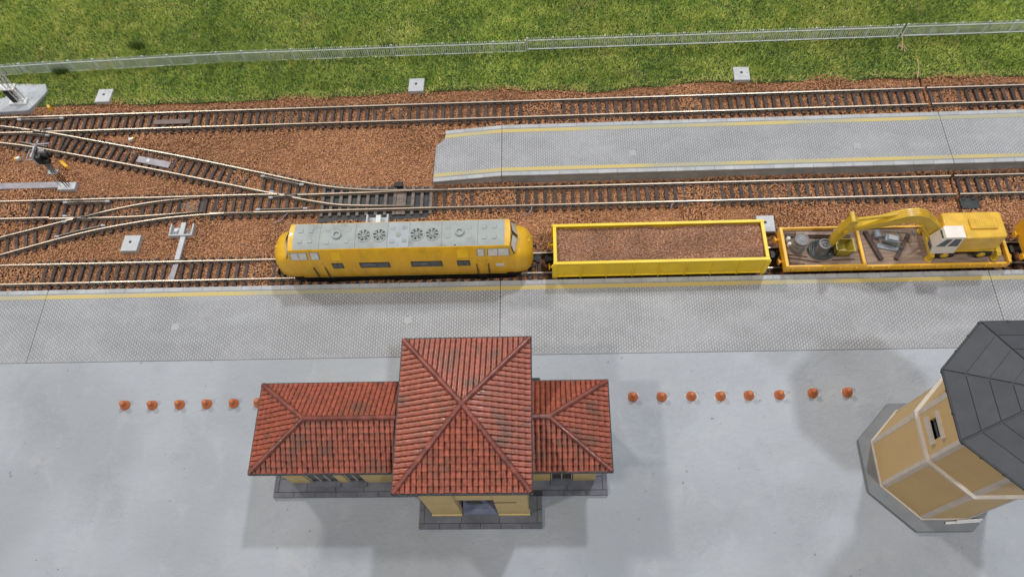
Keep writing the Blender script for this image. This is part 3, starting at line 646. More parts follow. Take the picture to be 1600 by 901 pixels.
mb = MB(); mb.box(sx-.12, sx-.02, sy+.4, sy+1.2, 4.55, 4.7); mb.rbox(sx+.3, sy+.8, 4.6, 4.7, 1.2, .1, .05); mb.rbox(sx-.35, sy+.75, 4.6, 4.7, .7, .08, -.5); mb.build('bracket_arm', 'mauve_grey', t)
# lattice mast on its slab
t = thing('lattice_mast', 'white lattice mast standing on a ragged grey slab', 'mast', (-42, 17.1, 0))
MB().prism([(-48, 15.95), (-43.6, 15.98), (-41.2, 16.08), (-40.75, 16.8), (-40.1, 18.2), (-40.5, 19.0), (-43.3, 19.15), (-43.8, 17.6), (-48, 17.4)], -.2, .36).build('slab', 'slab_grey', t, bevel=.08)
lx, ly = -41.95, 17.08
mb = MB(); mb.box(lx-1.1, lx+.45, ly-.42, ly+.3, .36, .52); mb.build('foot', 'white', t, bevel=.04)
for a, b in ((-.22, -.2), (.22, -.2), (-.22, .2), (.22, .2)): MB().box(lx+a-.035, lx+a+.035, ly+b-.035, ly+b+.035, .5, 9).build('leg', 'white', t)
mb = MB()
for k in range(16):
    z0, z1 = .55+k*.52, .55+(k+1)*.52; s = 1 if k % 2 else -1
    for a, b, c2, d in ((-.22, -.2, .22, -.2), (-.22, .2, .22, .2), (-.22, -.2, -.22, .2), (.22, -.2, .22, .2)):
        p, q = ((a, b), (c2, d)) if s > 0 else ((c2, d), (a, b)); mb.tube([(lx+p[0], ly+p[1], z0), (lx+q[0], ly+q[1], z1)], .02, 4)
mb.build('lattice_brace', 'white', t)
MB().box(lx-1.0, lx+.45, ly-.35, ly+.35, 2.1, 2.22).build('platform_step', 'white', t, bevel=.02)
MB().box(lx-.75, lx-.32, ly-.25, ly+.2, .5, 2.1).build('cable_box', 'black', t, bevel=.03)
mb = MB()
for k in range(5): mb.box(lx-1.0+k*.0, lx-.8, ly-.2, ly+.2, 2.6+k*1.2, 2.68+k*1.2)
mb.tube([(lx-.95, ly-.2, 2.2), (lx-.95, ly-.2, 9)], .03, 5); mb.tube([(lx-.95, ly+.2, 2.2), (lx-.95, ly+.2, 9)], .03, 5); mb.build('ladder', 'white', t)

# ------------------------------------------------------------------ fence in the grass
def fence_y(x): return 20.9 if x > -22 else 20.9-.65*((-22-x)/23)**1.3
picket = MB().box(-.028, .028, -.02, .02, 0, 1.34).mesh('picket', ['fence'])
post_me = MB().box(-.055, .055, -.05, .05, 0, 1.55).mesh('post', ['fence'])
def fence(label, x0, x1, dz):
    t = thing('picket_fence', label, 'fence', (x0, fence_y(x0), dz), 'grey picket fence sections in the grass'); lean = .03
    x = x0; n = int(round((x1-x0)/.183))
    for i in range(n+1):
        x = x0+(x1-x0)*i/n; y = fence_y(x)
        z = dz+.04*float(vn(x, 5, .12))
        if i % 12 == 0 or i == n: copy_part(post_me, 'post', t, (x, y, z-.12), 0)
        else: copy_part(picket, 'picket', t, (x+random.uniform(-.012, .012), y, z+.06+random.uniform(-.015, .015)), 0, rot3=(random.uniform(-.02, .02), random.uniform(-.03, .03), 0))
    for zz in (.14, 1.14):
        mb = MB(); m2 = max(2, int((x1-x0)/2)); rg = []
        for i in range(m2+1):
            x = x0+(x1-x0)*i/m2; y = fence_y(x)-.045; z = dz+.04*float(vn(x, 5, .12))+zz
            rg.append([(x, y-.03, z-.04), (x, y+.03, z-.04), (x, y+.03, z+.04), (x, y-.03, z+.04)])
        mb.loft(rg); mb.build('fence_rail', 'fence', t)
fence('long low grey picket fence section on the left half of the grass', -47, 1.95, .12)
fence('middle grey picket fence section standing slightly higher than its neighbours', 2.12, 33.5, .36)
fence('short grey picket fence section at the right edge of the grass', 33.85, 50, .40)
def straw(label, x, y, n, s, seed):
    rr = random.Random(seed); mb = MB()
    for k in range(n):
        a = rr.uniform(0, 6.28); l = s*rr.uniform(.5, 1.2); mb.tube([(x, y, .3), (x+math.cos(a)*l*.5, y+math.sin(a)*l*.6-.1, .5+.2*l), (x+math.cos(a)*l, y+math.sin(a)*l-.25, .42)], .03, 5)
    mb.tube([(x, y-.5, .4), (x+.05, y+.1, .9), (x-.1, y+.7, 1.3)], .035, 5); return tag(mb.build('straw_tuft', 'straw'), label, 'straw tuft', kind='thing')
straw('tuft of pale dry straw hanging at the fence gap on the right', 33.5, 19.9, 9, .5, 4); straw('dry brown twig at the grass edge above the board joint', 34.1, 16.9, 4, .4, 9)

# ------------------------------------------------------------------ orange bollards
def bollard(x, y, label):
    t = thing('bollard', label, 'bollard', (x, y, .98), 'orange bollards in rows beside the station')
    MB().lathe((x, y, .98), [(.34, 0), (.35, .04), (.33, .10), (.24, .14), (.20, .28), (.16, .38)], 18).build('skirt', 'orange', t, smooth=50)
    MB().lathe((x, y, .98), [(.15, .38), (.19, .42), (.195, .50), (.15, .58), (.07, .62)], 18).build('knob', 'orange', t, smooth=True)
    return t
bx_l = [(-25.86, -10.82), (-23.92, -10.85), (-22.0, -10.83), (-20.1, -10.81), (-18.22, -10.79), (-16.5, -10.77)]
bx_r = [(8.97, -10.72), (10.88, -10.75), (12.83, -10.73), (14.75, -10.76), (16.62, -10.74), (18.62, -10.73), (20.8, -10.63), (23.05, -10.62)]
words_ = ['first', 'second', 'third', 'fourth', 'fifth', 'sixth', 'seventh', 'eighth']
b0 = None
MT['glue'] = M('dried_glue', (.45, .465, .49), .15, 3, .35)
for i, (x, y) in enumerate(bx_l):
    lab = ('leftmost orange bollard in the row left of the station' if i == 0 else 'orange bollard partly hidden by the left wing roof' if i == 5 else words_[i]+' orange bollard from the left in the row left of the station')
    if b0 is None: b0 = bollard(x, y, lab); p0 = Vector((x, y, 0))
    else: dup(b0, Vector((x, y, 0))-p0, lab)
for i, (x, y) in enumerate(bx_r):
    lab = ('orange bollard nearest the right wing of the station' if i == 0 else 'rightmost orange bollard, nearest the slate roofed tower' if i == 7 else words_[i]+' orange bollard from the station in the right row')
    r_b = dup(b0, Vector((x, y, 0))-p0, lab)
    rr = random.Random(i*7+1); n_ = 22; mb = MB(); pr = [(x+.03+(.36+rr.uniform(-.06, .12))*math.cos(2*math.pi*k/n_), y+(.35+rr.uniform(-.06, .1))*math.sin(2*math.pi*k/n_)) for k in range(n_)]
    mb.prism(pr, .985, .995); ORG[r_b.name] = r_b.location.copy(); mb.build('glue_ring', 'glue', r_b)
# loose crumbs on the paved surfaces (uncountable)
def crumbs(name, n, z, ya, yb, size):
    x = RNG.uniform(-46, 46, n); y = RNG.uniform(ya, yb, n)
    k = ~((x > -14.6) & (x < 7) & (y > -19.3) & (y < -9.2)) & ~(((x-27.1)**2+(y+15.5)**2) < 20)
    x, y = x[k], y[k]; grains(name, x, y, np.full(len(x), z), size, [(.62, .62, .62), (.10, .09, .085), (.35, .2, .12), (.5, .5, .5), (.2, .19, .18)])
crumbs('crumbs', 90, .985, -22.5, -7.8, .032); crumbs('crumbs', 70, 1.005, -7.5, -2.2, .03)

# ------------------------------------------------------------------ locomotive
lo = thing('diesel_locomotive', 'yellow diesel locomotive with grey roof and round fans', 'locomotive', (-6.85, 0, 0))
BODY = [(-1.38, 1.55), (-1.46, 1.75), (-1.475, 2.9), (-1.43, 3.75), (-1.36, 3.98), (-1.13, 4.74), (-1.06, 4.86), (-.6, 4.93), (0, 4.95)]
NOSE = [(-1.38, 1.55), (-1.46, 1.75), (-1.475, 2.6), (-1.43, 3.2), (-1.33, 3.62), (-1.12, 3.88), (-.82, 4.0), (-.45, 4.06), (0, 4.08)]
def full(p): return p + [(-y, z) for y, z in p[-2::-1]]
def xring(x, prof, s=1., zt=None, z0=1.55, zb=1.55, dx=0.):
    p = full(prof); top = max(z for _, z in p); k = 1 if zt is None else (zt-z0)/(top-z0)
    return [(x+dx*(1-min(1, abs(y)/1.3)**2), y*s, zb+(z-z0)*k) for y, z in p]
xm = -6.88                                     # middle of the locomotive
def half(sgn):
    X = lambda a: xm+sgn*a
    return [xring(X(7.42), BODY), xring(X(7.70), BODY, .985, 4.90, dx=sgn*.10), xring(X(7.98), NOSE, 1., dx=sgn*.22), xring(X(8.30), NOSE, .985, 4.0, dx=sgn*.16),
            xring(X(8.62), NOSE, .955, 3.86, zb=1.58, dx=sgn*.12), xring(X(8.90), NOSE, .88, 3.62, zb=1.62, dx=sgn*.10), xring(X(9.10), NOSE, .75, 3.32, zb=1.7, dx=sgn*.08), xring(X(9.24), NOSE, .55, 2.95, zb=1.8, dx=sgn*.05), xring(X(9.30), NOSE, .27, 2.55, zb=1.95)]
L = half(-1)[::-1]; Rr = half(1)
mb = MB(); mb.loft(L+Rr); body = mb.build('body', 'loco_yellow', lo, smooth=38)
# grey roof skin just proud of the yellow shell
def roof_skin(x0, x1, m, nm, dz=.012, half_w=1.02):
    P = [(-half_w, 4.868), (-.6, 4.93), (0, 4.95), (.6, 4.93), (half_w, 4.868)]
    mb = MB(); mb.loft([[(x, y, z-.03) for y, z in P]+[(x, y, z+dz) for y, z in P[::-1]] for x in (x0, x1)]); return mb.build(nm, m, lo)
segs = [(-14.28, -12.42, 'loco_grey'), (-12.40, -9.90, 'loco_grey'), (-9.88, -7.64, 'loco_grey'), (-7.62, -6.12, 'loco_pale'), (-6.10, -3.86, 'loco_grey'), (-3.84, -1.34, 'loco_grey'), (-1.32, .52, 'loco_grey')]
roof_skin(-14.27, .51, 'rail_side', 'roof_seam', .003, 1.0)
for a, b, m in segs: roof_skin(a, b, m, 'roof_panel')
def fan(x, y):
    f = MB(); f.ring((x, y), .44, .54, 4.93, 4.985, 24); fo = f.build('fan', 'loco_grey', lo)
    MB().cyl((x, y, 4.93), (x, y, 4.972), .45, n=24).build('well', 'black', fo)
    for k in range(8):
        a = k*math.pi/4+.2
        MB().hexa([(x+.1*math.cos(a+d), y+.1*math.sin(a+d), 4.972) if r == 0 else (x+.43*math.cos(a+d), y+.43*math.sin(a+d), 4.972) for r, d in ((0, -.3), (1, -.14), (1, .14), (0, .3))]
                  + [(x+.1*math.cos(a+d), y+.1*math.sin(a+d), 4.985) if r == 0 else (x+.43*math.cos(a+d), y+.43*math.sin(a+d), 4.985) for r, d in ((0, -.3), (1, -.14), (1, .14), (0, .3))]).build('blade', 'loco_grey', fo)
    g = MB()
    for k in (-2, -1, 0, 1, 2):
        h = math.sqrt(max(0, .44**2-(k*.13)**2)); g.box(x-h, x+h, y+k*.13-.012, y+k*.13+.012, 4.99, 5.01)
    for k in (-1, 0, 1):
        h = math.sqrt(.44**2-(k*.2)**2); g.box(x+k*.2-.012, x+k*.2+.012, y-h, y+h, 5.012, 5.03)
    g.lathe((x, y, 4.98), [(.14, 0), (.14, .03)], 12); g.build('grille', 'loco_grey', fo)
for x in (-9.30, -8.20, -5.58, -4.50): fan(x, -.04)
for x in (-11.22, -2.60):
    MB().ring((x, .02), .20, .31, 4.93, 5.10, 20).build('exhaust_ring', 'loco_pale', lo, bevel=.02); MB().cyl((x, .02, 4.93), (x, .02, 4.99), .2, n=20).build('exhaust_well', 'loco_grey', lo)
MB().lathe((-6.87, -.05, 4.94), [(.17, 0), (.17, .05), (.12, .07)], 16).build('roof_vent', 'loco_grey', lo)
for s, xs_ in ((1, (-13.8, -13.08)), (1, (-.9, -.2))):
    for x in xs_:
        for y in (.42, -.40): MB().box(x-.16, x+.16, y-.15, y+.15, 4.92, 4.995).build('roof_hatch', 'loco_grey', lo, bevel=.02)
for x, y in ((-11.9, .5), (-11.9, -.55), (-10.5, -.5), (-10.4, .4), (-7.3, .5), (-6.45, .5), (-7.3, -.55), (-6.45, -.5), (-3.4, .45), (-3.4, -.3), (-1.95, .42), (-1.95, -.35)):
    MB().box(x-.16, x+.16, y-.13, y+.13, 4.90, 4.975).build('roof_hatch', 'loco_grey', lo, bevel=.015)
MB().cyl((-2.9, -.93, 4.86), (-2.9, -.93, 4.90), .06, n=10).build('roof_bolt', 'black', lo)
# panels on the upper slope: line from (-1.36, 3.98) to (-1.13, 4.74)
def us(t, s): y = -1.36+.23*t; return (s*-y if s > 0 else y, 3.98+.76*t)
def side_quad(x0, x1, t0, t1, s):
    (ya, za), (yb, zb) = us(t0, s), us(t1, s)
    return [(x0, ya, za), (x1, ya, za), (x1, yb, zb), (x0, yb, zb)] if s < 0 else [(x1, ya, za), (x0, ya, za), (x0, yb, zb), (x1, yb, zb)]
def framed(x0, x1, t0, t1, s, split=()):
    fr = MB().panel(side_quad(x0-.04, x1+.04, t0-.04, t1+.04, s), .02, .0).build('window', 'machine', lo)
    xs2 = [x0]+list(split)+[x1]
    for a, b in zip(xs2[:-1], xs2[1:]):
        MB().panel(side_quad(a+.025, b-.025, t0, t1, s), .012, .018).build('pane', 'glass_pale', fr)
def lowq(x0, x1, z0, z1, s):
    y = s*1.476; f = lambda z: s*(1.475-(.045*(z-2.9)/.85 if z > 2.9 else 0))
    return [(x0, f(z0), z0), (x1, f(z0), z0), (x1, f(z1), z1), (x0, f(z1), z1)] if s < 0 else [(x1, f(z0), z0), (x0, f(z0), z0), (x0, f(z1), z1), (x1, f(z1), z1)]
for s in (-1, 1):
    framed(-14.52, -13.36, .06, .86, s, (-13.95,)); framed(-13.10, -12.52, .06, .86, s); framed(-1.40, -.92, .06, .86, s); framed(-.68, .80, .06, .86, s, (.02,))
    for x0, x1 in ((-11.65, -11.02), (-2.80, -2.05)): MB().panel(side_quad(x0, x1, -.1, .82, s), .022).build('access_panel', 'loco_bright', lo, bevel=.01)
    for x0, x1 in ((-9.65, -7.72), (-5.95, -4.0)):
        g = MB().panel(side_quad(x0, x1, -.08, .84, s), .012).build('side_grille', 'loco_grille', lo)
        for k in range(6): MB().panel(side_quad(x0+.06, x1-.06, k*.135, k*.135+.065, s), .014, .014).build('slat', 'loco_yellow', g)
    for x0, x1, sp in ((-11.75, -11.08, 1), (-9.78, -7.75, 0), (-6.12, -4.02, 0), (-2.85, -2.06, 1)):
        f = MB().panel(lowq(x0-.06, x1+.06, 2.88, 3.58, s), .025).build('window', 'black', lo, bevel=.01)
        if sp:
            m = (x0+x1)/2; MB().panel(lowq(x0, m-.02, 2.94, 3.52, s), .012, .022).build('pane', 'glass_dark', f); MB().panel(lowq(m+.02, x1, 2.94, 3.52, s), .012, .022).build('pane', 'glass_dark', f)
        else:
            MB().panel(lowq(x0, x1, 2.94, 3.52, s), .012, .022).build('pane', 'glass_dark', f); MB().panel(lowq(x0+.1, x0+1.1, 3.25, 3.29, s), .006, .032).build('bar', 'steel', f)
    for x in (-13.2, -12.38, -1.55, -.72):
        y = s*1.51; q = MB(); q.cyl((x, y, 1.68), (x, y, 3.08), .035, n=6); q.box(x-.03, x+.03, min(y, s*1.45), max(y, s*1.45), 1.68, 1.75); q.box(x-.03, x+.03, min(y, s*1.40), max(y, s*1.40), 3.0, 3.08); q.build('handrail', 'wood_dark', lo)
    for x in (-9.95, -7.6, -3.85, -11.85, -1.9): MB().panel(lowq(x-.008, x+.008, 1.70, 3.8, s), .004).build('panel_seam', 'loco_grille', lo)
    for x in (-13.12, -12.46, -1.48, -.8): MB().panel(lowq(x-.012, x+.012, 1.75, 3.6, s), .006).build('door_seam', 'wood_dark', lo)
    MB().panel(lowq(-.2, .4, 2.72, 3.06, s), .02).build('number_plate', 'white', lo, bevel=.008)
    MB().panel(lowq(-14.3, .5, 1.62, 1.68, s), .012).build('sole_bar', 'loco_grille', lo)
# windscreens
for sgn in (-1, 1):
    X = lambda a: xm+sgn*a
    for s in (-1, 1):
        q = [(X(8.02), s*1.24, 3.94), (X(8.26), s*.06, 4.12), (X(7.91), s*.06, 4.84), (X(7.76), s*.98, 4.70)]
        if sgn*s > 0: q = [q[1], q[0], q[3], q[2]]
        fr = MB().panel(q, .035, -.005).build('windscreen', 'black', lo, bevel=.01)
        c = Vector((0, 0, 0))
        for p in q: c += Vector(p)/4
        MB().panel([Vector(p)+(c-Vector(p))*.16 for p in q], .02, .02).build('pane', 'glass_pale', fr)
    for s in (-1, 1):
        MB().cyl((X(8.86), s*1.02, 2.15), (X(9.06), s*1.06, 2.15), .13, n=14).build('headlight', 'loco_grille', lo, smooth=40)
        q = MB(); q.cyl((X(9.0), s*.85, 1.35), (X(9.45), s*.85, 1.35), .09, n=10); q.cyl((X(9.45), s*.85, 1.35), (X(9.53), s*.85, 1.35), .24, n=16); q.build('buffer', 'black', lo)
        q = MB(); q.tube([(X(8.98), s*.35, 2.72), (X(9.2), s*.38, 2.75), (X(9.1), s*.75, 2.72), (X(8.92), s*.9, 2.7)], .03, 5); q.build('handrail', 'loco_yellow', lo)
    MB().cyl((X(8.95), 0, 3.62), (X(9.08), 0, 3.60), .13, n=14).build('headlight', 'loco_grille', lo, smooth=40)
    q = MB(); q.box(min(X(8.9), X(9.6)), max(X(8.9), X(9.6)), -.18, .18, .75, 1.0); q.box(min(X(9.5), X(9.75)), max(X(9.5), X(9.75)), -.3, .3, .7, .98); q.build('coupler', 'black', lo, bevel=.03)
# underframe and bogies
def taper_block(x0, x1, hw, z0, z1, r=1.0):
    P = [(x0, -hw+r), (x0+r*.8, -hw), (x1-r*.8, -hw), (x1, -hw+r), (x1, hw-r), (x1-r*.8, hw), (x0+r*.8, hw), (x0, hw-r)]; return MB().prism(P, z0, z1)
taper_block(xm-9.05, xm+9.05, 1.33, .85, 1.6).build('underframe', 'black', lo, bevel=.05)
for s in (-1, 1):
    for side in (-1, 1):
        q = MB(); q.box(xm+s*5.6-2.0, xm+s*5.6+2.0, side*1.18-.08, side*1.18+.08, .55, 1.05); q.box(xm+s*5.6-.35, xm+s*5.6+.35, side*1.25-.1, side*1.25+.1, .5, 1.2); q.build('bogie', 'black', lo, bevel=.03)
        for d in (-1.3, 1.3): MB().cyl((xm+s*5.6+d, side*.76, .84), (xm+s*5.6+d, side*.92, .84), .52, n=20).build('wheel', 'black', lo)
MB().box(xm-1.9, xm+1.9, -1.25, 1.25, .45, .9).build('fuel_tank', 'black', lo, bevel=.08)

# ------------------------------------------------------------------ wagons
def running_gear(t, x0, x1, hw, m='black'):
    MB().box(x0+.25, x1-.25, -.75, .75, .75, 1.12).build('underframe', m, t)
    for cx in (x0+2.4, x1-2.4):
        for s in (-1, 1):
            q = MB(); q.box(cx-1.35, cx+1.35, s*1.12-.06, s*1.12+.06, .5, .95); q.build('bogie_frame', m, t, bevel=.02)
            for d in (-.9, .9): MB().cyl((cx+d, s*.76, .80), (cx+d, s*.9, .80), .47, n=18).build('wheel', m, t)
    for sg, X in ((-1, x0), (1, x1)):
        q = MB(); q.box(min(X, X+sg*.45), max(X, X+sg*.45), -.15, .15, .62, .85); q.box(min(X+sg*.35, X+sg*.6), max(X+sg*.35, X+sg*.6), -.28, .28, .58, .84); q.build('coupler', m, t, bevel=.02)
def buffers(t, x0, x1, z, m):
    for sg, X in ((-1, x0), (1, x1)):
        for s in (-1, 1):
            q = MB(); q.cyl((X, s*.9, z), (X+sg*.28, s*.9, z), .11, n=12); q.cyl((X+sg*.28, s*.9, z), (X+sg*.35, s*.9, z), .24, n=16); q.build('buffer', m, t, smooth=40)
wg = thing('ballast_wagon', 'bright yellow open wagon filled with brown ballast', 'railway wagon', (11.4, 0, 0))
x0, x1, hw, zt = 3.88, 18.86, 1.62, 3.05
running_gear(wg, x0, x1, hw)
MB().box(x0+.1, x1-.1, -hw+.1, hw-.1, 1.12, 1.3).build('floor', 'wagon_yellow', wg)
for s in (-1, 1):
    a, b = sorted((s*(hw-.12), s*(hw-.02))); sd = MB().box(x0+.05, x1-.05, a, b, 1.12, zt-.05).build('side_panel', 'wagon_yellow', wg)
    a, b = sorted((s*(hw-.20), s*hw+s*.02)); MB().box(x0-.02, x1+.02, a, b, zt-.14, zt).build('top_rail', 'wagon_yellow', wg, bevel=.025)
    a, b = sorted((s*(hw-.1), s*(hw+.02))); MB().box(x0, x1, a, b, 1.06, 1.22).build('sole_bar', 'wagon_yellow', wg, bevel=.015)
    for k in range(9):
        xx = x0+.06+k*(x1-x0-.12)/8; big = k in (0, 8); ww = .17 if big else .055
        a, b = sorted((s*(hw-.05), s*(hw+.045))); q = MB(); q.hexa([(xx-ww, a, 1.0), (xx+ww, a, 1.0), (xx+ww, b, 1.0), (xx-ww, b, 1.0), (xx-ww, a, zt-.14), (xx+ww, a, zt-.14), (xx+ww, b if big else (a+b)/2, zt-.14), (xx-ww, b if big else (a+b)/2, zt-.14)])
        q.build('stanchion', 'wagon_yellow', wg, bevel=.01)
        if k in (3, 5): 
            a, b = sorted((s*(hw-.02), s*(hw+.05))); MB().box(xx+.07, xx+.11, a, b, 1.7, 2.1).build('latch', 'loco_grille', wg)
for X, sg in ((x0, 1), (x1, -1)):
    a, b = sorted((X, X+sg*.24)); MB().box(a, b, -hw+.2, hw-.2, zt-.14, zt-.002).build('top_rail', 'wagon_yellow', wg, bevel=.025)
    a, b = sorted((X+sg*.03, X+sg*.14)); MB().box(a, b, -hw+.12, hw-.12, 1.1, zt-.1).build('end_panel', 'wagon_yellow', wg)
buffers(wg, x0, x1, 1.3, 'wagon_yellow')
# its load
ld = thing('ballast_load', 'heap of brown ballast lying in the bright yellow wagon', 'ballast heap', (11.4, 0, 1.3))
mb = MB(); nx, ny = 60, 14; X0, X1, H = x0+.15, x1-.15, hw-.13
zf_ = lambda x, y: 2.62+.16*float(vn2(x, y, .5))+.08*float(vn3(x, y, 1.4))-.12*(abs(y)/H)**4
mb.add([(X0+(X1-X0)*i/nx, -H+2*H*j/ny, zf_(X0+(X1-X0)*i/nx, -H+2*H*j/ny)) for i in range(nx+1) for j in range(ny+1)], [(i*(ny+1)+j, (i+1)*(ny+1)+j, (i+1)*(ny+1)+j+1, i*(ny+1)+j+1) for i in range(nx) for j in range(ny)])
mb.build('heap', 'ballast_base', ld, smooth=True)
n = 11000; gx = RNG.uniform(X0+.05, X1-.05, n); gy = RNG.uniform(-H+.05, H-.05, n)
gz = 2.62+.16*vn2(gx, gy, .5)+.08*vn3(gx, gy, 1.4)-.12*(np.abs(gy)/H)**4+RNG.uniform(-.02, .05, n)
grains('granules', gx, gy, gz, .062, [(.50, .275, .175), (.57, .33, .21), (.42, .215, .13), (.30, .145, .09), (.52, .33, .24), (.37, .19, .115)], ld, (.75+.4*vn(gx, gy, .7))[:, None])

def flat_wagon(label, x0, x1, cross, ends=1.0):
    t = thing('flat_wagon', label, 'railway wagon', ((x0+x1)/2, 0, 0)); hw = 1.62; z = 1.6
    running_gear(t, x0, x1, hw); MB().box(x0+.1, x1-.1, -hw+.12, hw-.12, 1.15, z).build('deck', 'deck', t)
    for k in range(1, int((x1-x0)/1.0)):
        pass
    for s in (-1, 1):
        a, b = sorted((s*(hw-.14), s*(hw+.02))); MB().box(x0, x1, a, b, 1.12, z+.10).build('side_rail', 'flat_yellow', t, bevel=.025)
        n = 14
        for k in range(n):
            xx = x0+.5+k*(x1-x0-1)/(n-1); a, b = sorted((s*(hw), s*(hw+.09))); MB().box(xx-.07, xx+.07, a, b, 1.3, z+.04).build('stake_pocket', 'flat_yellow', t, bevel=.015)
    for X, sg in ((x0, 1), (x1, -1)):
        a, b = sorted((X-sg*.02, X+sg*.2)); MB().box(a, b, -hw+.0, hw-.0, 1.05, z+ends).build('end_board', 'flat_yellow', t, bevel=.03)
    for xx in cross: MB().box(xx-.11, xx+.11, -hw-.0, hw+.0, z-.05, z+.24).build('cross_bar', 'flat_yellow', t, bevel=.03)
    # low side boards of the first bay
    buffers(t, x0, x1, 1.3, 'flat_yellow'); return t
fw_ = flat_wagon('orange yellow flat wagon carrying the excavator and scrap', 20.28, 35.72, (25.76,), .32)
for s in (-1, 1):
    a, b = sorted((s*1.50, s*1.62)); MB().box(20.45, 25.66, a, b, 1.70, 1.86).build('side_board', 'flat_yellow', fw_, bevel=.02)
fw2 = flat_wagon('orange yellow wagon cut off by the right edge of the picture', 37.22, 52.6, (42.6,), .85)
for k in range(7):
    tag(MB().box(37.9, 49, -1.2+k*.36, -1.02+k*.36, 1.61, 1.79+.02*(k % 3)).build('timber_beam', 'wood_dark', bevel=.02), 'dark beam lying on the rightmost wagon at the picture edge', 'beam', 'dark beams on the rightmost wagon')
# ---- loads on the flat wagon
Z = 1.602
dr = thing('steel_drum', 'tall grey steel drum standing at the left end of the flat wagon', 'drum', (21.3, -.05, Z))
MB().lathe((21.3, -.05, Z), [(.47, 0), (.47, .42), (.50, .45), (.50, .5), (.47, .53), (.47, .92), (.50, .95), (.50, 1.0), (.47, 1.03), (.47, 1.36), (.49, 1.38), (.49, 1.43), (.44, 1.43), (.43, 1.39)], 24).build('barrel', 'drum', dr, smooth=35)
for d in (.22, -.12): pass
q = MB(); q.ring((21.3, -.05), .08, .14, Z+1.39, Z+1.43, 12); q.build('bung', 'steel', dr)
co = thing('cable_coil', 'flat coil of dark cable lying round the grey tub', 'cable coil', (23.0, -.2, Z))
for k, (r, zz) in enumerate(((.92, .06), (.80, .10), (.69, .05), (.88, .17), (.74, .16), (.60, .10))):
    pts = [(23.0+r*math.cos(a)+.03*math.sin(3*a+k), -.2+.86*r*math.sin(a), Z+zz+.02*math.sin(2*a+k)) for a in [i*math.pi/14 for i in range(29)]]
    MB().tube(pts, .052, 6).build('cable_turn', 'coil', co, smooth=True)
tu = thing('tub', 'small round grey tub standing inside the cable coil', 'tub', (23.0, -.22, Z))
MB().lathe((23.0, -.22, Z), [(.46, 0), (.44, .3), (.40, .9), (.42, .94), (.42, 1.0), (.34, 1.0), (.32, .88)], 22).build('shell', 'drum', tu, smooth=35)
q = MB(); q.ring((23.0, -.22), .10, .17, Z+.86, Z+.96, 14); q.build('spout', 'coil', tu)
for lab, y in (('white can standing beside the grey drum, farther from the platform', .66), ('white can standing beside the grey drum, nearer the platform', .22)):
    c_ = thing('can', lab, 'can', (20.78, y, Z), 'white cans on the flat wagon')
    MB().lathe((20.78, y, Z), [(.15, 0), (.15, .34), (.12, .37), (.12, .40)], 14).build('shell', 'white', c_, smooth=35)
def bar(name, m, label, cat, p, q_, w_, h, group=None, z=Z):
    a = math.atan2(q_[1]-p[1], q_[0]-p[0]); l = math.hypot(q_[0]-p[0], q_[1]-p[1]); mb = MB(); mb.rbox((p[0]+q_[0])/2, (p[1]+q_[1])/2, z, z+h, l, w_, a)
    return tag(mb.build(name, m, bevel=.015), label, cat, group)
bar('plank', 'wood_dark', 'long dark plank behind the grey drum along the back of the wagon', 'plank', (20.7, 1.06), (25.2, .82), .28, .14)
bar('plank', 'wood_pink', 'pale plank lying on the dark plank behind the drum', 'plank', (21.4, 1.12), (24.0, 1.02), .24, .12, z=Z+.145)
bar('stone_block', 'slab_grey', 'small pale grey block behind the excavator stick', 'block', (24.1, 1.18), (24.7, 1.16), .35, .3)
g_ = 'rusty rods on the flat wagon'
bar('iron_rod', 'rust', 'short rusty rod nearest the grey drum', 'rod', (20.56, -.50), (21.95, -.72), .07, .06, g_)
bar('iron_rod', 'rust', 'longest rusty rod, slanting toward the wagon edge', 'rod', (20.58, -.76), (22.7, -1.17), .07, .06, g_)
bar('iron_rod', 'rust', 'thin rusty rod along the near left wagon edge', 'rod', (20.56, -1.20), (21.7, -1.27), .06, .05, g_)
bar('iron_rod', 'rust', 'rusty rod below the excavator bucket', 'rod', (23.65, -1.02), (25.2, -.98), .07, .06, g_)
g_ = 'dark beams on the wagon deck'
bar('timber_beam', 'wood_dark', 'dark beam slanting down right, left of the blue grey machine', 'beam', (26.32, 1.2), (27.0, -1.12), .30, .22, g_)
bar('timber_beam', 'wood_dark', 'dark beam slanting down left, right of the blue grey machine', 'beam', (29.3, .85), (28.0, -1.12), .27, .22, g_)
rl = thing('hand_roller', 'small blue grey hand roller lying between two dark beams', 'road roller', (27.6, .3, Z))
MB().cyl((27.05, .55, Z+.28), (27.05, 1.1, Z+.28), .27, n=18).build('drum', 'machine', rl, smooth=40); MB().cyl((27.05, .5, Z+.28), (27.05, .56, Z+.28), .13, n=12).build('hub', 'steel', rl)
q = MB(); q.rbox(27.95, .38, Z+.1, Z+.5, .95, .55, -.28); q.build('engine_box', 'machine', rl, bevel=.05)
q = MB(); q.rbox(27.98, .38, Z+.5, Z+.62, .7, .42, -.28); q.build('cover', 'steel', rl, bevel=.03)
q = MB(); q.tube([(27.05, 1.12, Z+.3), (27.7, 1.0, Z+.4), (29.6, .62, Z+.62)], .04, 6); q.tube([(27.05, .5, Z+.3), (27.6, .1, Z+.4), (28.55, -.35, Z+.35)], .05, 6); q.tube([(29.35, .9, Z+.6), (29.45, .35, Z+.62)], .04, 6); q.tube([(28.45, .98, Z+.4), (28.55, .3, Z+.6)], .035, 6); q.build('handle', 'coil', rl, smooth=True)
q = MB(); q.rbox(27.7, -.12, Z, Z+.1, 1.5, .4, -.25); q.build('skid_plate', 'machine', rl, bevel=.03)

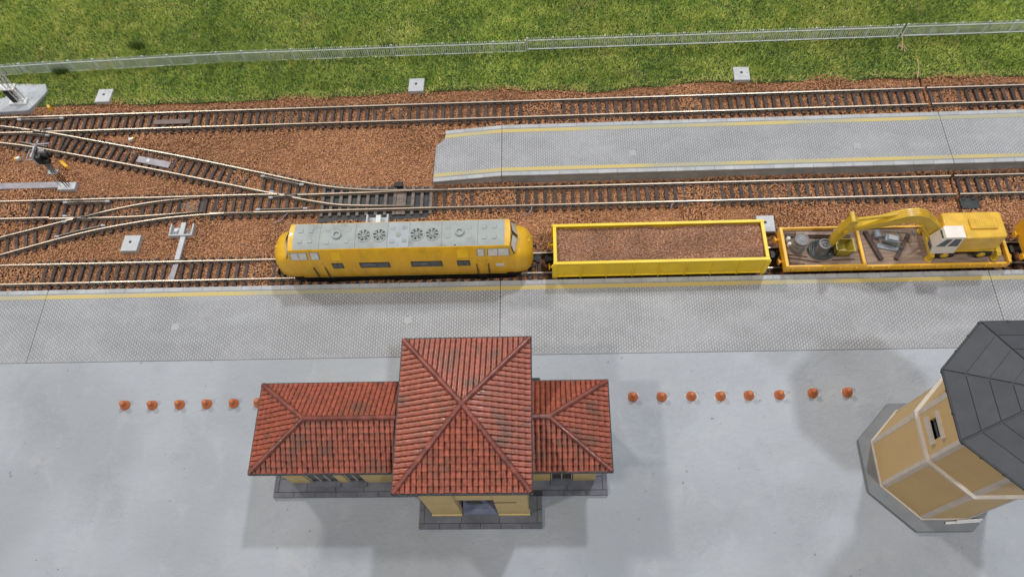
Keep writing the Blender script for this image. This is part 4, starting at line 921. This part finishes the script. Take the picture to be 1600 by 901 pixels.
# ------------------------------------------------------------------ excavator
MT['bucket_olive'] = M('bucket_olive', (.33, .25, .03), .2, 2, .4, dirt=(.16, .13, .04), dscale=1.5)
ex = thing('excavator', 'yellow wheeled excavator with white cab resting on the flat wagon', 'excavator', (32, 0, Z))
# chassis, wheels, outriggers
MB().box(30.6, 34.5, -.55, .55, Z+.32, Z+.75).build('chassis', 'exc_yellow', ex, bevel=.04)
for x in (31.15, 33.65):
    for s in (-1, 1):
        wh = MB(); wh.cyl((x, s*.68, Z+.5), (x, s*1.12, Z+.5), .5, n=22); wo = wh.build('wheel', 'tyre', ex, bevel=.06, smooth=40)
        MB().lathe((0, 0, 0), [(.3, 0), (.3, .06), (.22, .08), (.12, .03)], 16)
        q = MB(); q.cyl((x, s*1.08, Z+.5), (x, s*1.16, Z+.5), .30, .26, n=18); q.cyl((x, s*1.16, Z+.5), (x, s*1.2, Z+.5), .12, n=10); q.build('hub', 'boom_yellow', wo, smooth=40)
        q = MB(); q.cyl((x+.62, s*.66, Z+.2), (x+.62, s*1.0, Z+.2), .2, n=12); q.build('wheel_chock', 'tyre', ex)
for x in (30.25, 34.75):
    q = MB(); q.box(x-.16, x+.16, -1.15, 1.15, Z+.45, Z+.8); q.build('outrigger_beam', 'boom_yellow', ex, bevel=.03)
    for s in (-1, 1):
        q = MB(); q.box(x-.14, x+.14, min(s*.95, s*1.3), max(s*.95, s*1.3), Z+.08, Z+.72); q.cyl((x, s*1.13, Z), (x, s*1.13, Z+.09), .26, n=14); q.build('outrigger_leg', 'boom_yellow', ex, bevel=.03)
MB().cyl((32.2, 0, Z+.75), (32.2, 0, Z+.98), .7, n=24).build('turntable', 'tyre', ex)
# upper carriage
zb, zt_ = Z+.98, Z+2.62
P = [(30.55, -1.06), (34.4, -1.0), (34.55, -.85), (34.55, 1.02), (34.4, 1.15), (30.55, 1.15)]
hd = MB(); n = len(P); top = [(x if x < 31 else x-.06, y*.96) for x, y in P]
hd.add([(x, y, zb) for x, y in P]+[(x, y, zt_) for x, y in top], [tuple(range(n-1, -1, -1)), tuple(range(n, 2*n))]+[(i, (i+1) % n, n+(i+1) % n, n+i) for i in range(n)])
hd.build('engine_hood', 'exc_yellow', ex, bevel=.10, smooth=40)
MB().box(32.15, 33.95, -.30, .52, zt_-.02, zt_+.15).build('hood_cover', 'exc_yellow', ex, bevel=.06)
gr = MB().box(32.5, 33.8, -.18, .40, zt_+.15, zt_+.165).build('hood_grille', 'loco_grille', ex)
for k in range(9): MB().box(32.54+k*.14, 32.60+k*.14, -.16, .38, zt_+.165, zt_+.185).build('slat', 'exc_yellow', gr)
MB().box(30.5, 34.5, -1.08, -1.0, zb-.05, zb+.02).build('skirt', 'boom_yellow', ex)
# cab on the near left corner: front slopes forward to the left
c0, c1 = -1.16, -.28; zc = Z+3.05
S = [(29.95, zb+.0), (31.75, zb+.0), (31.35, zc), (30.30, zc), (29.80, zb+.85)]   # side outline x,z
S = [(30.02, zb-.1), (31.62, zb-.1), (31.38, zc), (30.15, zc), (29.72, zb+.95)]
mb = MB(); k = len(S); mb.add([(x, c0, z) for x, z in S]+[(x, c1, z) for x, z in S], [tuple(range(k-1, -1, -1)), tuple(range(k, 2*k))]+[(i, (i+1) % k, k+(i+1) % k, k+i) for i in range(k)])
cab = mb.build('cab', 'white_cab', ex, bevel=.03)
MB().box(30.12, 31.42, c0-.03, c1+.03, zc-.01, zc+.07).build('cab_roof', 'white_cab', ex, bevel=.03)
def xz(a, y, t=.015): # side window quad on y plane facing -y
    return MB().panel([(a[0][0], y, a[0][1]), (a[1][0], y, a[1][1]), (a[2][0], y, a[2][1]), (a[3][0], y, a[3][1])], t)
xz([(29.95, zb+.92), (30.55, zb+.92), (30.66, zc-.2), (30.28, zc-.2)], c0, .012).build('window', 'glass_dark', ex)
xz([(30.72, zb+.92), (31.38, zb+.92), (31.26, zc-.2), (30.82, zc-.2)], c0, .012).build('window', 'glass_dark', ex)
MB().panel([(29.79, c1-.1, zb+1.08), (29.79, c0+.1, zb+1.08), (30.10, c0+.1, zc-.16), (30.10, c1-.1, zc-.16)], .012, .0).build('windscreen', 'glass_dark', ex)
MB().panel([(29.98, c1-.12, zb+.05), (29.98, c0+.12, zb+.05), (29.77, c0+.12, zb+.82), (29.77, c1-.12, zb+.82)], .012, .0).build('windscreen', 'glass_dark', ex)
# boom, stick, bucket in one plane
def plate(pts, y0, y1):  # pts (x,z) outline
    mb = MB(); k = len(pts); mb.add([(x, y0, z) for x, z in pts]+[(x, y1, z) for x, z in pts], [tuple(range(k-1, -1, -1)), tuple(range(k, 2*k))]+[(i, (i+1) % k, k+(i+1) % k, k+i) for i in range(k)]); return mb
BM = [(30.7, 3.15), (30.55, 3.9), (29.6, 5.0), (28.8, 5.75), (28.1, 6.05), (27.3, 6.0), (26.2, 5.45), (24.9, 4.85), (23.7, 4.45), (23.65, 4.05), (24.9, 4.3), (26.2, 4.65), (27.4, 5.05), (28.0, 5.05), (28.7, 4.7), (29.5, 3.7), (30.3, 2.95)]
plate(BM, -.22, .42).build('boom', 'boom_yellow', ex, bevel=.05, smooth=30)
for y in (-.05, .1, .25):
    up_ = [(29.6, 5.02), (28.8, 5.77), (28.1, 6.07), (27.3, 6.02), (26.2, 5.47)]
    mb = MB(); rg = [[(x, y-.025, z-.02), (x, y+.025, z-.02), (x, y+.025, z+.03), (x, y-.025, z+.03)] for x, z in up_]; mb.loft(rg); mb.build('boom_hose', 'exc_yellow', ex)
MB().box(30.3, 30.8, -.3, .5, 2.5, 3.9).build('boom_foot', 'boom_yellow', ex, bevel=.05)
q = MB(); q.cyl((26.8, .1, 5.75), (24.3, .1, 5.25), .12, n=12); o = q.build('stick_cylinder', 'boom_yellow', ex, smooth=40)
MB().cyl((24.9, .1, 5.37), (23.85, .1, 5.16), .07, n=10).build('piston_rod', 'steel', ex, smooth=40)
for s in (-.33, .55): MB().cyl((30.2, s, 2.7), (28.6, s, 4.95), .09, n=10).build('boom_cylinder', 'boom_yellow', ex, smooth=40)
ST = [(24.3, 5.45), (24.0, 5.75), (23.75, 5.6), (23.45, 4.4), (23.25, 3.2), (23.35, 2.15), (23.6, 2.15), (23.8, 3.2), (24.1, 4.1)]
plate(ST, -.28, .22).build('stick', 'boom_yellow', ex, bevel=.04)
MB().cyl((23.9, -.38, 5.62), (23.9, .38, 5.62), .19, n=14).build('pivot_pin', 'boom_yellow', ex); MB().cyl((23.8, -.42, 4.3), (23.8, .55, 4.3), .17, n=14).build('pivot_pin', 'boom_yellow', ex)
MB().cyl((24.0, -.1, 4.0), (23.75, -.1, 2.9), .1, n=10).build('bucket_cylinder', 'boom_yellow', ex, smooth=40)
q = MB(); q.box(23.3, 24.0, -.12, .06, 2.2, 2.35); q.build('bucket_link', 'bucket_olive', ex)
# bucket: open box, curved back, opening upward-right
q = MB(); by0, by1 = -.75, .28; OUT = [(23.75, 2.5), (23.8, 1.85), (24.2, 1.62), (24.75, 1.66), (25.05, 2.35)]
for a, b in zip(OUT[:-1], OUT[1:]):
    nn = Vector((-(b[1]-a[1]), 0, b[0]-a[0])).normalized()*.06
    q.hexa([(a[0], by0, a[1]), (b[0], by0, b[1]), (b[0], by1, b[1]), (a[0], by1, a[1]), (a[0]+nn.x, by0, a[1]+nn.z), (b[0]+nn.x, by0, b[1]+nn.z), (b[0]+nn.x, by1, b[1]+nn.z), (a[0]+nn.x, by1, a[1]+nn.z)])
for y in (by0, by1-.06):
    k = len(OUT); q.add([(x, y, z) for x, z in OUT]+[(x, y+.06, z) for x, z in OUT], [tuple(range(k-1, -1, -1)), tuple(range(k, 2*k))]+[(i, (i+1) % k, k+(i+1) % k, k+i) for i in range(k)])
q.build('bucket', 'bucket_olive', ex)
MB().box(25.0, 25.12, by0, by1, 2.30, 2.37).build('bucket_lip', 'bucket_olive', ex)

# ------------------------------------------------------------------ station building
st = thing('station_building', 'cream station building with three red tiled hipped roofs', 'building', (-3.8, -14.2, .98))
PZ = 1.22
# plinth slab and its parts
PL = [(-14.52, -17.2), (-4.95, -17.2), (-4.95, -19.2), (2.79, -19.2), (2.79, -17.2), (6.95, -17.2), (6.95, -10.9), (2.79, -10.9), (2.79, -9.3), (-4.95, -9.3), (-4.95, -10.9), (-14.52, -10.9)]
pl = MB().prism([(x+(.03 if x < -5 else -.03 if x > 3 else .03 if x < 0 else -.03), y+(.03 if y < -14 else -.03)) for x, y in PL], .9, PZ-.035).build('plinth', 'joint', st)
def slabrow(x0, x1, y0, y1, n, nm='plinth_slab', z=PZ, along='x'):
    for i in range(n):
        if along == 'x': a, b = x0+(x1-x0)*i/n+.014, x0+(x1-x0)*(i+1)/n-.014; q = MB().box(a, b, y0+.014, y1-.014, 1.0, z+random.uniform(-.006, .006))
        else: a, b = y0+(y1-y0)*i/n+.014, y0+(y1-y0)*(i+1)/n-.014; q = MB().box(x0+.014, x1-.014, a, b, 1.0, z+random.uniform(-.006, .006))
        o = q.build(nm, 'plinth', pl, bevel=.012)
slabrow(-14.2, -4.95, -16.85, -16.0, 5); slabrow(-14.52, -4.95, -17.2, -16.85, 7, 'kerb_stone')
slabrow(-14.52, -14.2, -16.85, -10.9, 4, 'kerb_stone', along='y'); slabrow(-14.2, -13.0, -16.0, -10.9, 3, along='y')
slabrow(-4.63, 2.46, -18.85, -17.2, 3); slabrow(-4.95, 2.79, -19.2, -18.85, 6, 'kerb_stone')
slabrow(-4.95, -4.63, -18.85, -17.2, 2, 'kerb_stone', along='y'); slabrow(2.46, 2.79, -18.85, -17.2, 2, 'kerb_stone', along='y')
slabrow(2.1, 6.62, -16.85, -16.0, 2); slabrow(2.79, 6.95, -17.2, -16.85, 3, 'kerb_stone'); slabrow(6.62, 6.95, -16.85, -10.9, 4, 'kerb_stone', along='y'); slabrow(5.9, 6.62, -16.0, -10.9, 3, along='y')
slabrow(-14.2, 6.62, -11.6, -10.9, 8)
# walls (with openings left as gaps between pieces)
def wall(x0, x1, y0, y1, z0, z1): return MB().box(x0, x1, y0, y1, z0, z1).build('wall', 'cream', st)
ys, yb_, ez = -16.26, -11.7, 6.0
for a, b in ((-13.36, -12.1), (-10.15, -9.62), (-8.45, -4.06)): wall(a, b, ys, ys+.25, PZ-.02, ez)
wall(-12.1, -10.15, ys, ys+.25, 4.3, ez); wall(-9.62, -8.45, ys, ys+.25, 4.3, ez)
wall(-13.36, -13.11, ys+.25, yb_, PZ-.02, ez); wall(-13.11, -4.06, yb_-.25, yb_, PZ-.02, ez)
for a, b in ((1.96, 3.33), (4.76, 6.15)): wall(a, b, ys, ys+.25, PZ-.02, ez)
wall(3.33, 4.76, ys, ys+.25, 4.2, ez); wall(5.9, 6.15, ys+.25, yb_, PZ-.02, ez); wall(1.96, 5.9, yb_-.25, yb_, PZ-.02, ez)
fy = -18.36
wall(-4.06, -2.2, fy, fy+.35, PZ-.02, 8.45); wall(.06, 1.96, fy, fy+.35, PZ-.02, 8.45); wall(-2.2, .06, fy+.08, fy+.35, 5.6, 8.45)
wall(-4.06, -3.71, fy+.35, -9.9, PZ-.02, 8.45); wall(1.61, 1.96, fy+.35, -9.9, PZ-.02, 8.45); wall(-3.71, 1.61, -10.25, -9.9, PZ-.02, 8.45); wall(-3.71, 1.61, -17.1, -16.9, PZ-.02, 8.4)
for a, b in ((-4.12, -2.2), (.06, 2.02)): MB().box(a, b, fy-.06, fy+.3, PZ-.02, PZ+.28).build('wall_base', 'cream', st, bevel=.02)
# doors
def door(x0, x1, y, z1, npane, frame='wood_dark', glass='glass_dark'):
    d = MB().box(x0+.02, x1-.02, y+.14, y+.2, PZ, z1-.02).build('door', frame, st)
    for i in range(npane):
        a = x0+.08+(x1-x0-.16)*i/npane; b = x0+.08+(x1-x0-.16)*(i+1)/npane
        MB().box(a+.05, b-.05, y+.11, y+.14, PZ+.5, z1-.15).build('pane', glass, d)
    for i in range(npane+1):
        a = x0+.08+(x1-x0-.16)*i/npane; MB().box(a-.035, a+.035, y+.06, y+.13, PZ, z1-.03).build('frame', 'pale_trim', d)
    MB().box(x0, x1, y-.3, y+.05, PZ-.02, PZ+.10).build('sill', 'plinth', d, bevel=.02)
door(-12.1, -10.15, ys, 4.3, 3); door(-9.62, -8.45, ys, 4.3, 2); door(3.33, 4.76, ys, 4.2, 2, 'door_dark', 'door_dark'); door(-2.2, .06, -17.32, 5.6, 3)
for k, (d, z) in enumerate(((.55, 1.42), (.2, 1.62), (-.15, 1.82))): MB().box(-2.18, .04, fy+.9-d-.35, -17.2, PZ-.02 if k == 0 else z-.2, z).build('step', 'step_blue', st, bevel=.02)
tl_ = MB().box(-2.15, .02, fy+.36, fy+.62, 4.75, 5.1).build('door_canopy', 'mauve_grey', st)
MB().box(-1.55, -.62, fy-.05, fy+.06, 5.05, 5.5).build('lamp_board', 'black', st, bevel=.02); MB().box(-.62, 1.35, fy-.035, fy-.004, 5.28, 5.34).build('cable', 'wood_dark', st)
# hipped roofs
TCOUNT = [0]; REST = MB()
def arch(u0, u1, v0, v1, lift=.08, th=.075, n=6):
    """a barrel tile in slope coordinates: u along the eave, v up the slope, w out of the slope"""
    V = []; r = (u1-u0)/2; c = (u0+u1)/2
    for v, l, tp in ((v0, lift, 1.), (v1, .0, .82)):
        for k in range(n+1):
            a = math.pi*k/n; V.append((c-math.cos(a)*r*.99*tp, v, l+math.sin(a)**.75*th*tp))
        for k in range(n+1):
            a = math.pi*k/n; V.append((c-math.cos(a)*r*.9*tp, v, l-.035+math.sin(a)**.75*th*.75*tp))
    m = n+1; Fs = []
    for k in range(n): Fs += [(k, k+1, 2*m+k+1, 2*m+k), (m+k+1, m+k, k, k+1)[::-1]]
    Fs += [(0, 2*m, 3*m, m), (n, m+n, 3*m+n, 2*m+n)]
    return V, Fs
def slope(roof, A, B, ridge_a, ridge_b, tw, tl, single, me_cache={}):
    """tiles of one roof face: eave A->B (seen from outside left to right), ridge points above A and B"""
    A, B, RA, RB = map(Vector, (A, B, ridge_a, ridge_b)); U = (B-A).normalized(); Nn = (B-A).cross(RA-A).normalized(); Vv = Nn.cross(U)
    W = (B-A).length; ta, tb, Hh = (RA-A).dot(U), W-(RB-A).dot(U), (RA-A).dot(Vv); nr = max(1, int(round(Hh/tl))); tl = Hh/nr; nu = int(round(W/tw)); tw = W/nu
    R3 = Matrix((U, Vv, Nn)).transposed().to_4x4(); key = (round(tw, 3), round(tl, 3), single)
    for r in range(nr):
        for i in range(nu):
            u0, u1, v0, v1 = i*tw, (i+1)*tw, r*tl-.03, (r+1)*tl+.02
            # keep inside the hips
            lo0, hi0 = ta*v0/Hh, W-tb*v0/Hh; lo1, hi1 = ta*v1/Hh, W-tb*v1/Hh
            if u1 <= lo0+.03 or u0 >= hi0-.03: continue
            if u0 >= lo1-.02 and u1 <= hi1+.02:
                if single:
                    if key not in me_cache:
                        V, Fs = arch(-tw/2, tw/2, 0, v1-v0); mb = MB(); mb.add(V, Fs); me_cache[key] = mb.mesh('roof_tile', ['tile'], smooth=60)
                    o = copy_part(me_cache[key], 'roof_tile', roof, A+U*(u0+tw/2)+Vv*v0+Nn*random.uniform(0, .022)+U*random.uniform(-.012, .012)+Vv*random.uniform(-.02, .01)); o.rotation_euler = (R3 @ Matrix.Rotation(random.uniform(-.045, .045), 4, 'Z')).to_euler(); TCOUNT[0] += 1
                else:
                    V, Fs = arch(u0, u1, v0, v1); dz = random.uniform(0, .022); REST.add([A+U*p[0]+Vv*p[1]+Nn*(p[2]+dz) for p in V], Fs)
            else:  # cut at the hip
                bm = bmesh.new(); V, Fs = arch(u0, u1, v0, v1); vv = [bm.verts.new(p) for p in V]
                for f in Fs: bm.faces.new([vv[q] for q in f])
                for pt, dr in (((0, 0, 0), (ta, Hh)), ((W, 0, 0), (-tb, Hh))):
                    nrm = Vector((dr[1], -dr[0], 0)).normalized()*(1 if dr[0] >= 0 and pt[0] == 0 else -1)
                    if pt[0] == 0: nrm = Vector((dr[1], -dr[0], 0)).normalized()
                    else: nrm = Vector((-dr[1], dr[0], 0)).normalized()
                    bmesh.ops.bisect_plane(bm, geom=bm.verts[:]+bm.edges[:]+bm.faces[:], plane_co=pt, plane_no=nrm, clear_inner=True)
                bm.verts.ensure_lookup_table(); bm.verts.index_update()
                if len(bm.faces):
                    VV = [A+U*v.co.x+Vv*v.co.y+Nn*v.co.z for v in bm.verts]; FF = [tuple(v.index for v in f.verts) for f in bm.faces]
                    if single:
                        q = MB(); q.add(VV, FF); q.build('roof_tile', 'tile', roof, smooth=60); TCOUNT[0] += 1
                    else: REST.add(VV, FF)
                bm.free()
def ridge_tiles(roof, p, q, r=.16, L=.44):
    p, q = Vector(p), Vector(q); d = (q-p); n = max(1, int(round(d.length/L))); d.normalize(); s = Vector((-d.y, d.x, 0)).normalized(); up = d.cross(s) if d.cross(s).z > 0 else -d.cross(s); l = (q-p).length/n
    for i in range(n):
        mb = MB(); rings = []
        for k, (t, rr) in enumerate(((i*l-.03, r*1.16*random.uniform(.95, 1.06)), ((i+1)*l+.03, r*.86))):
            c = p+d*t+up*(.02+random.uniform(0, .008)); rings.append([c+s*math.cos(a)*rr+up*math.sin(a)*rr*1.0 for a in [math.pi*(j/8) for j in range(9)]]+[c+s*math.cos(a)*rr*.7+up*math.sin(a)*rr*.7 for a in [math.pi*(1-j/8) for j in range(9)]])
        mb.loft(rings); mb.build('ridge_tile', 'ridge', roof, smooth=50)
def hip_roof(x0, x1, y0, y1, ze, zr, ra, rb, singles, tw=.36, tl=.46, ends=(True, True)):
    """ra/rb: x of the two ridge ends (equal = pyramid) at mid depth"""
    ym = (y0+y1)/2; c = [(x0, y0, ze), (x1, y0, ze), (x1, y1, ze), (x0, y1, ze)]; Ra, Rb = (ra, ym, zr), (rb, ym, zr)
    mb = MB(); b = [(x, y, z-.06) for x, y, z in c+[Ra, Rb]]
    e0, e1 = ends
    mb.add(b, [(0, 1, 5, 4), (2, 3, 4, 5)]+([(3, 0, 4)] if True else [])+[(1, 2, 5), (3, 2, 1, 0)])
    roof = mb.build('roof', 'roof_base', st)
    for (p, q) in ((c[0], c[1]), (c[1], c[2]), (c[2], c[3]), (c[3], c[0])):
        p, q = Vector(p), Vector(q); dd = (q-p).normalized(); nn = Vector((dd.y, -dd.x, 0)); qq = MB()
        qq.hexa([p+nn*.16-dd*.16+Vector((0, 0, -.20)), q+nn*.16+dd*.16+Vector((0, 0, -.20)), q-nn*.1-dd*.1+Vector((0, 0, -.22)), p-nn*.1+dd*.1+Vector((0, 0, -.22)), p+nn*.16-dd*.16+Vector((0, 0, .08)), q+nn*.16+dd*.16+Vector((0, 0, .08)), q-nn*.1-dd*.1+Vector((0, 0, .03)), p-nn*.1+dd*.1+Vector((0, 0, .03))])
        qq.build('eave_board', 'trim_black', roof)
    slope(roof, c[0], c[1], Ra, Rb, tw, tl, singles[0]); slope(roof, c[2], c[3], Rb, Ra, tw, tl, singles[1])
    if e0: slope(roof, c[3], c[0], Ra, Ra, tw, tl, singles[2])
    if e1: slope(roof, c[1], c[2], Rb, Rb, tw, tl, singles[3])
    up = Vector((0, 0, .05)); hips = [(c[0], Ra), (c[3], Ra)] if e0 else []
    if e1: hips += [(c[1], Rb), (c[2], Rb)]
    for p, q in hips: ridge_tiles(roof, Vector(p)+up, Vector(q)+up)
    if abs(rb-ra) > .3: ridge_tiles(roof, Vector(Ra)+up, Vector(Rb)+up)
    MB().lathe((ra, ym, zr-.02), [(.2, 0), (.22, .12), (.15, .22)], 12).build('ridge_tile', 'ridge', roof, smooth=50)
    if abs(rb-ra) > .3: MB().lathe((rb, ym, zr-.02), [(.2, 0), (.22, .12), (.15, .22)], 12).build('ridge_tile', 'ridge', roof, smooth=50)
    return roof
hip_roof(-14.27, -4.0, -16.66, -11.33, 6.0, 7.75, -10.95, -4.0, (1, 0, 0, 0), .315, .40, (True, False))
hip_roof(1.9, 6.82, -16.70, -11.40, 6.0, 7.75, 1.9, 3.34, (1, 0, 0, 0), .315, .40, (False, True))
hip_roof(-5.17, 2.24, -18.39, -9.53, 8.5, 10.1, -1.43, -1.43, (1, 0, 0, 0), .315, .39)
if REST.v: tag(REST.build('roof_tiling', 'tile', st, smooth=60), kind='stuff')

# ------------------------------------------------------------------ octagonal tower at the right edge
tw_ = thing('octagonal_tower', 'octagonal ochre tower with pale trim and dark slate roof', 'tower', (27.2, -15.4, .98))
cx, cy = 27.2, -15.4
A8 = [rad(22.5+45*k) for k in range(8)]
def octo(R, z, c=(cx, cy)): return [(c[0]+R*math.cos(a), c[1]+R*math.sin(a), z) for a in A8]
def oct_block(R0, z0, R1, z1, name, m, c=(cx, cy), bevel=0): mb = MB(); mb.loft([octo(R0, z0, c), octo(R1, z1, c)]); return mb.build(name, m, tw_, bevel=bevel)
oct_block(4.36, .9, 4.34, 1.28, 'base_slab', 'tower_base', (27.05, -15.5), .02)
oct_block(3.42, 1.25, 3.2, 13.3, 'core', 'joint')
Rw = lambda z: 3.66-.021*(z-1.3)      # outer radius of the wall with height
ZM = 7.7
def wall_panel(k, z0, z1, hole=None):
    a, b = A8[k], A8[(k+1) % 8]; th = .2
    def P(t, z, off=0.):
        R = Rw(z)-off; p = Vector((cx+R*math.cos(a), cy+R*math.sin(a), z)); q = Vector((cx+R*math.cos(b), cy+R*math.sin(b), z)); return p+(q-p)*t
    def piece(t0, t1, za, zb): 
        mb = MB(); mb.hexa([P(t0, za), P(t1, za), P(t1, za, th), P(t0, za, th), P(t0, zb), P(t1, zb), P(t1, zb, th), P(t0, zb, th)]); return mb.build('wall_panel', 'ochre', tw_)
    if not hole: piece(.04, .96, z0, z1)
    else:
        t0, t1, h0, h1 = hole; piece(.04, t0, z0, z1); piece(t1, .96, z0, z1); piece(t0, t1, z0, h0); piece(t0, t1, h1, z1)
        mb = MB(); mb.hexa([P(t0, h0, .16), P(t1, h0, .16), P(t1, h0, .2), P(t0, h0, .2), P(t0, h1, .16), P(t1, h1, .16), P(t1, h1, .2), P(t0, h1, .2)]); win = mb.build('window', 'glass_dark', tw_)
        for (s0, s1, g0, g1) in ((t0-.0, t1+.0, h0-.34, h0), (t0-.0, t1+.0, h1, h1+.22)):
            mb = MB(); mb.hexa([P(s0-.08, g0, -.16), P(s1+.08, g0, -.16), P(s1+.08, g0, .18), P(s0-.08, g0, .18), P(s0-.08, g1, -.16), P(s1+.08, g1, -.16), P(s1+.08, g1, .18), P(s0-.08, g1, .18)]); mb.build('sill', 'pale_trim', win, bevel=.015)
        for g in (.33, .66):
            zz = h0+(h1-h0)*g; mb = MB(); mb.hexa([P(t0, zz-.025, .12), P(t1, zz-.025, .12), P(t1, zz-.025, .17), P(t0, zz-.025, .17), P(t0, zz+.025, .12), P(t1, zz+.025, .12), P(t1, zz+.025, .17), P(t0, zz+.025, .17)]); mb.build('frame', 'black', win)
for k in range(8):
    face = (k+.5)*45+22.5
    wall_panel(k, 1.42, ZM-.06)
    wall_panel(k, ZM+.12, 13.2, (.29, .69, 8.85, 9.75) if k == 3 else None)
    a = A8[k]
    for z0, z1 in ((1.3, ZM-.02), (ZM+.1, 13.2)):
        mb = MB(); r0, r1 = Rw(z0)+.02, Rw(z1)+.02; pr = []
        for z, r in ((z0, r0), (z1, r1)):
            c_ = Vector((cx+r*math.cos(a), cy+r*math.sin(a), z)); tl0 = Vector((math.cos(a-rad(67.5)+math.pi/1), 0, 0))
            pa = Vector((cx+r*math.cos(A8[k-1]), cy+r*math.sin(A8[k-1]), z)); pb = Vector((cx+r*math.cos(A8[(k+1) % 8]), cy+r*math.sin(A8[(k+1) % 8]), z)); ic = Vector((cx, cy, z))
            ua, ub = (pa-c_).normalized(), (pb-c_).normalized(); pr += [c_, c_+ub*.22, c_+(ic-c_).normalized()*.25, c_+ua*.22]
        mb.hexa(pr); mb.build('corner_strip', 'pale_trim', tw_)
mb = MB(); mb.loft([octo(Rw(1.3)+.08, 1.26), octo(Rw(1.3)+.08, 1.40), octo(Rw(1.3)+.02, 1.46)]); mb.build('base_ledge', 'pale_trim', tw_)
mb = MB(); mb.loft([octo(Rw(ZM)+.01, ZM-.10), octo(Rw(ZM)+.20, ZM-.05), octo(Rw(ZM)+.20, ZM+.10), octo(Rw(ZM)+.02, ZM+.16)]); mb.build('ledge', 'pale_trim', tw_)
# slate roof: rows of separate panels on every side
ZE, ZA = 13.4, 14.95; RE = 4.66
oct_block(RE-.02, ZE-.16, RE, ZE-.02, 'roof_edge', 'trim_black')
mb = MB(); apex = (cx, cy, ZA-.03); mb.add(octo(RE, ZE-.03)+[apex], [(i, (i+1) % 8, 8) for i in range(8)]+[tuple(range(7, -1, -1))]); rf = mb.build('roof', 'trim_black', tw_)
FR = [0, .2, .4, .6, .8, .985]
for k in range(8):
    a, b = A8[k], A8[(k+1) % 8]
    for f0, f1 in zip(FR[:-1], FR[1:]):
        def Q(f, t):
            R = RE*(1-f); z = ZE+(ZA-ZE)*f; p = Vector((cx+R*math.cos(a), cy+R*math.sin(a), z)); q = Vector((cx+R*math.cos(b), cy+R*math.sin(b), z)); return p+(q-p)*t
        g = .012; e = lambda f: min(.45, .018/(max(.03, 1-f)))
        MB().panel([Q(f0+.004, e(f0)), Q(f0+.004, 1-e(f0)), Q(f1-.004, 1-e(f1)), Q(f1-.004, e(f1))], .03, -.012).build('roof_panel', 'slate', rf)
for k in range(8):
    a, b = A8[k], A8[(k+1) % 8]; p = Vector((cx+(RE+.03)*math.cos(a), cy+(RE+.03)*math.sin(a), ZE-.03)); q = Vector((cx+(RE+.03)*math.cos(b), cy+(RE+.03)*math.sin(b), ZE-.03))
    MB().cyl(p, q, .07, n=8).build('gutter', 'trim_black', rf, smooth=True)
    for t in (.03, .3, .62):
        c_ = p+(q-p)*t; MB().lathe((c_.x, c_.y, c_.z-.06), [(.085, 0), (.10, .07), (.06, .14)], 8).build('gutter_clip', 'trim_black', rf, smooth=True)
# loose white strips against the near side
for lab, pts in (('longer loose white plastic strip lying at the tower foot', [(27.1, -19.12), (29.2, -19.0), (29.2, -18.86), (27.15, -18.96)]), ('shorter white plastic strip leaning higher on the tower foot', [(27.75, -19.02), (29.3, -18.92), (29.3, -18.80), (27.75, -18.90)])):
    z = 1.28 if 'longer' in lab else 1.425
    tag(MB().prism(pts, z, z+.14).build('plastic_strip', 'white', bevel=.02), lab, 'plastic strip')
